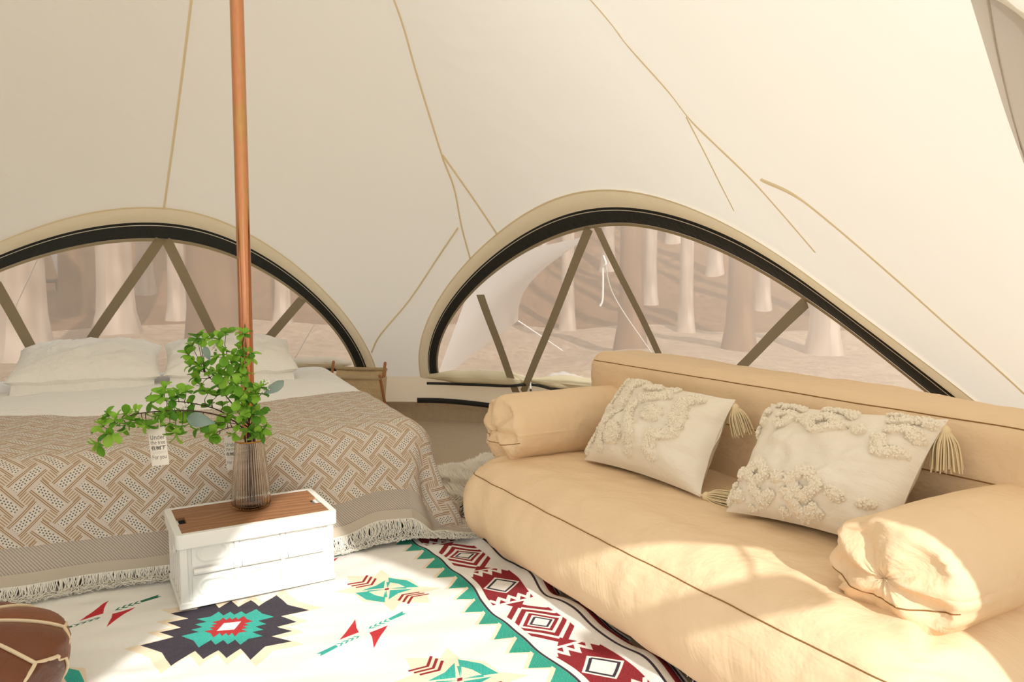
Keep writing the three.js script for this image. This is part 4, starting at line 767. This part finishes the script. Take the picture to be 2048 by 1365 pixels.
// ---------------------------------------------------------------- leather pouf
{
  const leatherBump = rep(clothBump, 4);
  for (const [n, c] of [['leatherA', '#6d3a1c'], ['leatherB', '#7c4420'], ['leatherC', '#5a2f1b']]) std(n, { color: c, roughness: 0.42, bumpMap: leatherBump, bumpScale: 0.002 });
  std('piping', { color: '#dcc6a2', roughness: 0.8 });
  const g = thing('leather_pouf', 'round brown leather pouf with cream piping at the left edge of the rug', 'pouf', null, [-1.17, 0.012, 1.45]);
  const prof = (s) => { // s 0 centre of the top .. 1 rim .. 2 base
    if (s <= 1) { const a = s * Math.PI / 2 * 0.92; return [0.235 * Math.sin(a) * 1.02, 0.155 + 0.078 * Math.cos(a) - 0.01 * smooth(0.3, 0, s)]; }
    const a = (s - 1) * Math.PI * 0.5 + 0.12; return [0.235 * Math.cos((s - 1.15) * 1.2) , 0.155 - 0.155 * (s - 1)];
  };
  const at2 = (ang, s, lift = 0) => { const [r, y] = prof(s), [r2, y2] = prof(s + 0.01), tx = r2 - r, ty = y2 - y, l = Math.hypot(tx, ty) || 1; const R = r + lift * -ty / l, Y = y + lift * tx / l; return new THREE.Vector3(R * Math.cos(ang), Y, R * Math.sin(ang)); };
  const n = 9, cut = 0.86;
  for (let i = 0; i < n; i++) {
    const a0 = i / n * 2 * Math.PI, a1 = (i + 1) / n * 2 * Math.PI, bend = (s) => 0.16 * Math.sin(s * 2.6);
    part('top_panel', grid(8, 16, (u, v) => { const s = 0.03 + v * (cut - 0.03 + 0.22 * (1 - Math.abs(2 * u - 1))); return at2(lerp(a0, a1, u) + bend(s), s, 0.008 * Math.sin(Math.PI * u)); }, (u, v) => [u * 0.1, v * 0.3]), [M.leatherA, M.leatherB][i % 2], g);
    part('side_panel', grid(8, 14, (u, v) => { const s0 = cut + 0.22 * Math.abs(2 * u - 1) , s = lerp(s0, 1.96, v); return at2(lerp(a0 + (a1 - a0) / 2, a1 + (a1 - a0) / 2, u) + bend(s), s, 0.006 * Math.sin(Math.PI * u)); }, (u, v) => [u * 0.1, v * 0.3]), [M.leatherC, M.leatherB][i % 2], g);
    const pts = [], zz = [], zz2 = []; for (let k = 0; k <= 12; k++) { const s = 0.03 + k / 12 * (cut - 0.03); pts.push(at2(a0 + bend(s), s, 0.003)); const u = k / 12 * 0.5, sz = cut + 0.22 * (2 * u); zz.push(at2(lerp(a0, a1, u) + bend(sz), sz, 0.003)); zz2.push(at2(lerp(a1, a0, u) + bend(sz), sz, 0.003)); }
    part('piping', tube(pts, 0.0042, 24, 6), M.piping, g); part('piping', tube(zz, 0.0042, 16, 6), M.piping, g); part('piping', tube(zz2, 0.0042, 16, 6), M.piping, g);
    const sd = []; for (let k = 0; k <= 8; k++) { const s = lerp(cut + 0.22, 1.96, k / 8); sd.push(at2(a0 + (a1 - a0) / 2 + bend(s), s, 0.003)); } part('piping', tube(sd, 0.0036, 14, 6), M.piping, g);
  }
  const cap = new THREE.CylinderGeometry(0.02, 0.02, 0.008, 24); cap.translate(0, 0.224, 0); part('centre_button', cap, M.leatherC, g);
  const bt = new THREE.CylinderGeometry(0.13, 0.13, 0.01, 40); bt.translate(0, 0.01, 0); part('base', bt, M.leatherC, g);
}
// ---------------------------------------------------------------- canvas rack beside the head of the bed
{
  std('rackCanvas', { color: '#dcc196', roughness: 0.95, bumpMap: rep(clothBump, 3), bumpScale: 0.008 });
  const g = thing('canvas_rack', 'tan canvas sling rack with wooden dowels beside the head of the bed', 'rack');
  const A = V(-1.13, 0, 4.68), B = V(-0.8, 0, 4.62), d = B.clone().sub(A).normalize(), n = new THREE.Vector3(-d.z, 0, d.x);   // n points away from the camera or towards it
  const toCam = n.z > 0 ? n : n.negate();
  const P2 = (s, y, k) => A.clone().lerp(B, s).addScaledVector(toCam, k).setY(y);
  const sling = (k0, yTop) => grid(24, 12, (u, v) => P2(u, lerp(0.03, yTop - 0.03 * (1 - u) * 0, v), lerp(0, k0, v ** 1.4) + 0.01 * Math.sin(v * 3 + u * 4)), (u, v) => [u * 0.42, v * 0.35]);
  part('front_sling', sling(0.07, 0.325), M.rackCanvas, g); part('back_sling', sling(-0.07, 0.362), M.rackCanvas, g);
  part('end_panel', grid(8, 12, (u, v) => P2(1, lerp(0.03, 0.322, v), lerp(-0.07, 0.07, u) * v ** 1.2), null), M.rackCanvas, g);
  part('sleeve', cappedTube([P2(0, 0.328, 0.072), P2(1, 0.328, 0.072)], 0.012, 12, 12), M.rackCanvas, g); part('sleeve', cappedTube([P2(0, 0.365, -0.072), P2(0.97, 0.365, -0.072)], 0.012, 12, 12), M.rackCanvas, g);
  for (const s of [-0.015, 1.015]) { part('dowel', cappedTube([P2(s, 0.012, -0.08), P2(s, 0.345, 0.075)], 0.009, 6, 10), M.wood, g); part('dowel', cappedTube([P2(s - 0.06, 0.012, 0.08), P2(s - 0.06, 0.405, -0.08)], 0.009, 6, 10), M.wood, g); }
  rebase(g, -0.96, 0, 4.65);
}
// ---------------------------------------------------------------- sheepskin between the bed and the sofa
{
  const g = thing('sheepskin_rug', 'cream sheepskin lying between the bed and the sofa', 'rug');
  const cx = -0.15, cz = 3.35, out = (a) => (0.3 + 0.07 * Math.sin(2 * a + 0.5) + 0.04 * Math.sin(5 * a)) , hgt = (r) => 0.05 * Math.sqrt(Math.max(0, 1 - r * r));
  const P3 = (a, r) => { const R = out(a) * r; return V(cx + R * Math.cos(a) * 0.75, 0.006 + hgt(r) + 0.012 * noise3(R * Math.cos(a) * 9, R * Math.sin(a) * 9, 3) * (1 - r), cz + R * Math.sin(a) * 1.5); };
  part('pelt', grid(48, 12, (u, v) => P3(u * 2 * Math.PI, v), null, true), M.fleece, g);
  const st = new THREE.ConeGeometry(0.0042, 0.04, 5); st.translate(0, 0.014, 0);
  const N = 9000, im = new THREE.InstancedMesh(st, M.fleece, N), m4 = new THREE.Matrix4(), q = new THREE.Quaternion();
  for (let i = 0; i < N; i++) { const a = rr(0, 2 * Math.PI), r = Math.sqrt(rnd()) * 1.03, p = P3(a, Math.min(1, r)); const tilt = 0.5 + 0.5 * r, ta = a + noise3(p.x * 7, p.z * 7, 1) * 2.2; q.setFromUnitVectors(new THREE.Vector3(0, 1, 0), new THREE.Vector3(Math.cos(ta) * tilt, 1 - 0.4 * r, -Math.sin(ta) * tilt).normalize()); m4.compose(p, q, new THREE.Vector3(1, rr(0.7, 1.3), 1)); im.setMatrixAt(i, m4); }
  im.name = 'fleece'; im.userData.kind = 'stuff'; im.castShadow = im.receiveShadow = true; g.add(im);
  rebase(g, cx, 0, cz);
}
// ---------------------------------------------------------------- window flaps rolled on the sills, zips of the lower wall
function rolledFlap(parent, t0, t1, R, rise = 0, name = 'rolled_flap') {
  part(name, grid(60, 18, (u, v) => {
    const th = lerp(t0, t1, u), knots = Math.exp(-(((u - 0.42) / 0.06) ** 2)) + Math.exp(-(((u - 0.85) / 0.05) ** 2)), r = R * (1 - 0.6 * knots) * (0.35 + 0.65 * smooth(0, 0.12, u)) * (1 + 0.18 * noise3(u * 9, v * 2, t0)), a = v * 2 * Math.PI;
    const c = shell(th, SILL, 0.05); const inw = V(PX, 0, PZ).sub(c).setY(0).normalize();
    return c.addScaledVector(inw, Math.cos(a) * r).add(new THREE.Vector3(0, rise + 0.012 + Math.sin(a) * r * 0.9, 0));
  }, (u, v) => [u * 1.2, v * 0.2]), M.canvasFlap, parent);
  const pts = []; for (let i = 0; i <= 20; i++) { const u = i / 20, th = lerp(t0, t1, u), knots = Math.exp(-(((u - 0.42) / 0.06) ** 2)) + Math.exp(-(((u - 0.85) / 0.05) ** 2)), r = R * (1 - 0.6 * knots); const c = shell(th, SILL, 0.05), inw = V(PX, 0, PZ).sub(c).setY(0).normalize(); pts.push(c.addScaledVector(inw, r * 0.75).add(new THREE.Vector3(0, rise - r * 0.62, 0))); }
  part('flap_zip', tube(pts, 0.009, 60, 6), M.blackZip, parent, 'black zip edge of the rolled flap');
  for (const u of [0.42]) { const c = shell(lerp(t0, t1, u), SILL + rise, 0.095); part('toggle_cord', cappedTube([c.clone().add(new THREE.Vector3(0, 0.03, 0)), c.clone().add(new THREE.Vector3(0.004, -0.035, 0))], 0.005, 6, 8), M.rope, parent); part('toggle', cappedTube([c.clone().add(new THREE.Vector3(0.004, -0.04, 0)), c.clone().add(new THREE.Vector3(0.006, -0.075, 0))], 0.006, 4, 8), M.blackZip, parent); }
}
rolledFlap(win2, 82, 42, 0.05); rolledFlap(win1, 94, 118, 0.045, 0.085);
{
  const zip = (t0, t1, y0, y1, k) => { const pts = []; for (let i = 0; i <= 16; i++) { const u = i / 16; pts.push([lerp(t0, t1, u), lerp(y0, y1, u) + 0.014 * Math.sin(u * 9 + k)]); } return seamStrip(pts, 0.034, 0.016); };
  part('wall_zip', zip(84, 40, 0.11, 0.1, 1), M.blackZip, walls.right, 'black zip along the foot of the wall');
}
// ---------------------------------------------------------------- doorway: gathered net curtain and an added, unseen canvas roll that shades the sofa seat
{
  const g = structure('door_1', 'open tent doorway with a gathered grey net curtain');
  phys('doorNet', { color: '#cdc5bc', roughness: 1, transparent: true, opacity: 0.84, transmission: 0.42, thickness: 0, specularIntensity: 0 });
  const edge = curve([at(1905, -110, 0.78), at(1932, 0, 0.82), at(1962, 120, 0.9), at(2003, 260, 0.99), at(2056, 395, 1.06), at(2150, 560, 1.12)]);
  part('net_curtain', grid(60, 40, (u, v) => { const q = edge.getPoint(v), out = new THREE.Vector3(0.85, 0.12, 0.5).normalize(); return q.addScaledVector(out, u * 0.34).add(new THREE.Vector3(0.02, 0, -0.034).multiplyScalar(Math.sin(u * 30 + v * 4) * smooth(0, 0.15, u + 0.05)).addScaledVector(new THREE.Vector3(0, 0, 0.02), Math.sin(u * 47 + v * 2))); }), M.doorNet, g);
  const roll = [V(0.868, 0.905, 0.612), V(0.82, 0.925, 0.57), V(0.765, 0.94, 0.525), V(0.71, 0.955, 0.478)];
  part('added_shade_roll', cappedTube(roll, 0.042, 24, 14), M.canvasFlap, g);
  part('tie', tube([V(0.86, 1.0, 0.8), V(0.84, 0.965, 0.63), V(0.79, 0.93, 0.5), V(0.8, 0.885, 0.56), V(0.83, 0.93, 0.61), V(0.84, 0.97, 0.64), V(0.87, 1.02, 0.8)], 0.006, 32, 6), M.rope, g);
}

// ---------------------------------------------------------------- the wood outside
{
  const bark = dataTex(128, 512, (u, v) => { const k = 0.5 + 0.3 * loopNoise(u, v, 10) + 0.25 * noise3(Math.cos(u * 6.283) * 3, Math.sin(u * 6.283) * 3, v * 3); return [lerp(0.62, 0.88, k), lerp(0.53, 0.8, k), lerp(0.45, 0.72, k)]; });
  std('bark', { map: bark, roughness: 1 }); std('barkBrown', { map: bark, color: '#b59b80', roughness: 1 });
  const h = scene.userData.groundH;
  // pixel x of the trunk, depth, radius, extra wording
  const near = [[42, 8.5, 0.27, 'leftmost'], [148, 13, 0.22, ''], [232, 11.5, 0.27, ''], [292, 15, 0.16, ''], [355, 13, 0.15, ''], [437, 8, 0.33, ''], [565, 13, 0.13, ''], [618, 16, 0.16, ''], [105, 17, 0.2, ''], [190, 19, 0.2, ''], [385, 20, 0.2, ''], [530, 21, 0.22, '']];
  const right = [[1135, 13, 0.12], [1262, 9.5, 0.16], [1300, 15, 0.13], [1372, 12.4, 0.12], [1428, 17, 0.16], [1480, 9.8, 0.17], [1525, 14, 0.13], [1560, 18, 0.16], [1650, 10, 0.19], [1700, 15, 0.15], [1215, 18, 0.16], [1345, 20, 0.18], [1585, 23, 0.18], [1760, 12, 0.15], [1080, 19, 0.18]];
  const word = ['thick pale trunk', 'pale trunk', 'slim pale trunk'];
  const place = (list, where, wname) => list.forEach(([px, Z, r], i) => {
    const X = (px - 1024) / FOCAL * Z, y0 = h(X, Z) - 0.1, H = rr(9, 13);
    const g = thing('forest_tree', `${r > 0.25 ? word[0] : r > 0.15 ? word[1] : word[2]} of a bare tree, number ${i + 1} from the left through the ${wname} window`.replace(/number \d+ from the left/, ORD[rank(list, px)] + ' from the left'), 'tree', 'bare trees outside the tent', [X, y0, Z]);
    const lean = rr(-0.25, 0.25), pts = [new THREE.Vector3(0, 0, 0), new THREE.Vector3(lean * 0.1, H * 0.3, 0), new THREE.Vector3(lean, H * 0.7, lean * 0.4), new THREE.Vector3(lean * 1.6, H, 0)];
    const tr = taperTube(pts, r, r * 0.35, 30, 14), p = tr.attributes.position; for (let k = 0; k < p.count; k++) { const y = p.getY(k); if (y < 0.7) { const f = 1 + 0.5 * (1 - y / 0.7) ** 2; p.setX(k, p.getX(k) * f); p.setZ(k, p.getZ(k) * f); } } tr.computeVertexNormals();
    part('trunk', tr, i % 4 === 1 ? M.barkBrown : M.bark, g);
    for (let k = 0; k < 5; k++) { const y = H * rr(0.35, 0.85), a = rr(0, 6.28), L = rr(0.5, 1.1), o = new THREE.Vector3(lean * y / H, y, 0); part('limb', taperTube([o, o.clone().add(new THREE.Vector3(Math.cos(a) * L * 0.5, L * 0.35, Math.sin(a) * L * 0.5)), o.clone().add(new THREE.Vector3(Math.cos(a) * L, L * 0.9, Math.sin(a) * L))], r * 0.28, r * 0.06, 10, 6), M.barkBrown, g); }
  });
  const ORD = ['first', 'second', 'third', 'fourth', 'fifth', 'sixth', 'seventh', 'eighth', 'ninth', 'tenth', 'eleventh', 'twelfth', 'thirteenth', 'fourteenth', 'fifteenth'];
  const rank = (list, px) => [...list].map((q) => q[0]).sort((a, b) => a - b).indexOf(px);
  place(near, 0, 'left'); place(right, 1, 'right');
  // unseen evergreens added to shade the left of the tent from the sky; their crowns are above the windows' view
  std('needles', { color: '#4d5637', roughness: 1 });
  [[-6.7, 1.0, 'nearest the doorway, left of the picture'], [-8.3, 6.7, 'behind the bed, left of the picture']].forEach(([X, Z, where]) => {
    const g = thing('shade_evergreen', `added shading evergreen, out of view, with a dense dark crown ${where}`, 'tree', 'unseen evergreens added for shade', [X, h(X, Z), Z]);
    part('trunk', taperTube([new THREE.Vector3(0, -0.1, 0), new THREE.Vector3(0.05, 3, 0), new THREE.Vector3(0, 8, 0)], 0.24, 0.1, 16, 12), M.bark, g);
    for (const [y, R, H] of [[4.6, 2.7, 2.3], [6.8, 2.5, 2.6], [9.2, 1.7, 2.4]]) {
      const c = new THREE.IcosahedronGeometry(1, 5), q = c.attributes.position;
      for (let k = 0; k < q.count; k++) { const a = new THREE.Vector3().fromBufferAttribute(q, k), n = 1 + 0.22 * noise3(a.x * 3 + X, a.y * 3, a.z * 3 + y) + 0.12 * noise3(a.x * 9, a.y * 9 + X, a.z * 9); q.setXYZ(k, a.x * R * n, y + a.y * H * n, a.z * R * n); }
      c.computeVertexNormals(); part('crown', c, M.needles, g);
    }
  });
  // guy lines and the rope end seen through the nets
  const line = (name, label, pts, r, mat = M.rope) => { const m = part(name, tube(pts, r, 24, 6), mat, scene); m.userData = { label, category: 'rope' }; };
  line('guy_line', 'thin guy line slanting down outside the left end of the left window', [at(88, 490, 3.9), at(28, 620, 5.1)], 0.004);
  line('guy_line', 'thin guy line slanting down outside the right end of the left window', [at(640, 630, 4.8), at(585, 725, 5.6)], 0.003);
  line('guy_line', 'white guy line running down behind the middle of the right window', [at(1208, 520, 4.1), at(1232, 600, 4.4), at(1320, 730, 5.0)], 0.004);
  line('rope_end', 'short white rope end with a loop hanging outside the right window', [at(1207, 512, 4.1), at(1212, 528, 4.08), at(1206, 536, 4.1), at(1206, 560, 4.1), at(1205, 600, 4.1), at(1200, 613, 4.1)], 0.006);
  // canvas wing of the tent and a white sheet pegged out behind it
  phys('wingCanvas', { color: '#e9e0d6', roughness: 1, transmission: 0.3, thickness: 0, specularIntensity: 0.1 });
  {
    const g = thing('canvas_wing', 'pale canvas wing stretched out from the tent behind the right window', 'awning');
    const A = at(1185, 470, 4.6), B = at(1036, 642, 5.6), C = at(868, 770, 5.3), D = at(960, 520, 5.2);
    part('canvas_sheet', grid(16, 16, (u, v) => { const q = D.clone().lerp(A, u).lerp(C.clone().lerp(B, u), v); q.x += 0.14 * Math.sin(Math.PI * v) * u * -1; return q; }), M.wingCanvas, g);
    part('cord', tube([B, at(1075, 668, 5.7), at(1125, 702, 5.9)], 0.006, 10, 6), M.rope, g);
    rebase(g, C.x, 0, 5.3);
  }
  {
    const g = thing('white_groundsheet', 'small white sheet lying crumpled on the ground outside the right window', 'sheet');
    const c = at(1115, 712, 6.3); const y0 = h(c.x, 6.3);
    part('sheet', grid(30, 16, (u, v) => { const x = (u - 0.5) * 0.62, z = (v - 0.5) * 0.5; return new THREE.Vector3(c.x + x + 0.1 * z, y0 + 0.03 + 0.14 * Math.exp(-((x - 0.05) ** 2) * 9) * (1 - (2 * v - 1) ** 2) * (1 + 0.3 * noise3(u * 5, v * 4, 2)), c.z + z); }, null, true), M.wingCanvas, g);
    rebase(g, c.x, y0, 6.3);
  }
  // scooter behind the leftmost tree
  {
    std('scooterWhite', { color: '#f2f2f0', roughness: 0.25 }); std('scooterBlack', { color: '#2b2a2a', roughness: 0.5 });
    const X = (80 - 1024) / FOCAL * 14, Z = 14, y0 = h(X, Z), g = thing('scooter', 'small white and black scooter parked behind the leftmost thick tree', 'scooter', null, [X, y0, Z], 0.9);
    for (const x of [-0.5, 0.5]) { const w = new THREE.TorusGeometry(0.17, 0.055, 10, 28); w.translate(x, 0.22, 0); part('wheel', w, M.scooterBlack, g); const hb = new THREE.CylinderGeometry(0.06, 0.06, 0.09, 16); hb.rotateX(Math.PI / 2); hb.translate(x, 0.22, 0); part('hub', hb, M.greyTape, g); }
    const sh = softBox(0.12, 0.55, 0.34, 0.05, [6, 14, 8]); sh.rotateZ(0.25); sh.translate(0.38, 0.62, 0); part('leg_shield', sh, M.scooterWhite, g);
    const rear = softBox(0.62, 0.3, 0.3, 0.12, [14, 8, 8]); rear.translate(-0.35, 0.5, 0); part('rear_body', rear, M.scooterWhite, g);
    const seat = softBox(0.6, 0.12, 0.26, 0.05, [12, 4, 6]); seat.translate(-0.32, 0.7, 0); part('seat', seat, M.scooterBlack, g);
    const fl = softBox(0.5, 0.08, 0.3, 0.03, [8, 3, 6]); fl.translate(0.08, 0.3, 0); part('floorboard', fl, M.scooterBlack, g);
    part('handlebar', cappedTube([new THREE.Vector3(0.26, 0.98, -0.32), new THREE.Vector3(0.32, 1.0, 0), new THREE.Vector3(0.26, 0.98, 0.32)], 0.02, 16, 8), M.scooterBlack, g);
    const hd = softBox(0.14, 0.18, 0.26, 0.06, [6, 6, 8]); hd.translate(0.34, 0.95, 0); part('headlamp_cowl', hd, M.scooterWhite, g);
  }
}

renderer.render(scene, camera);
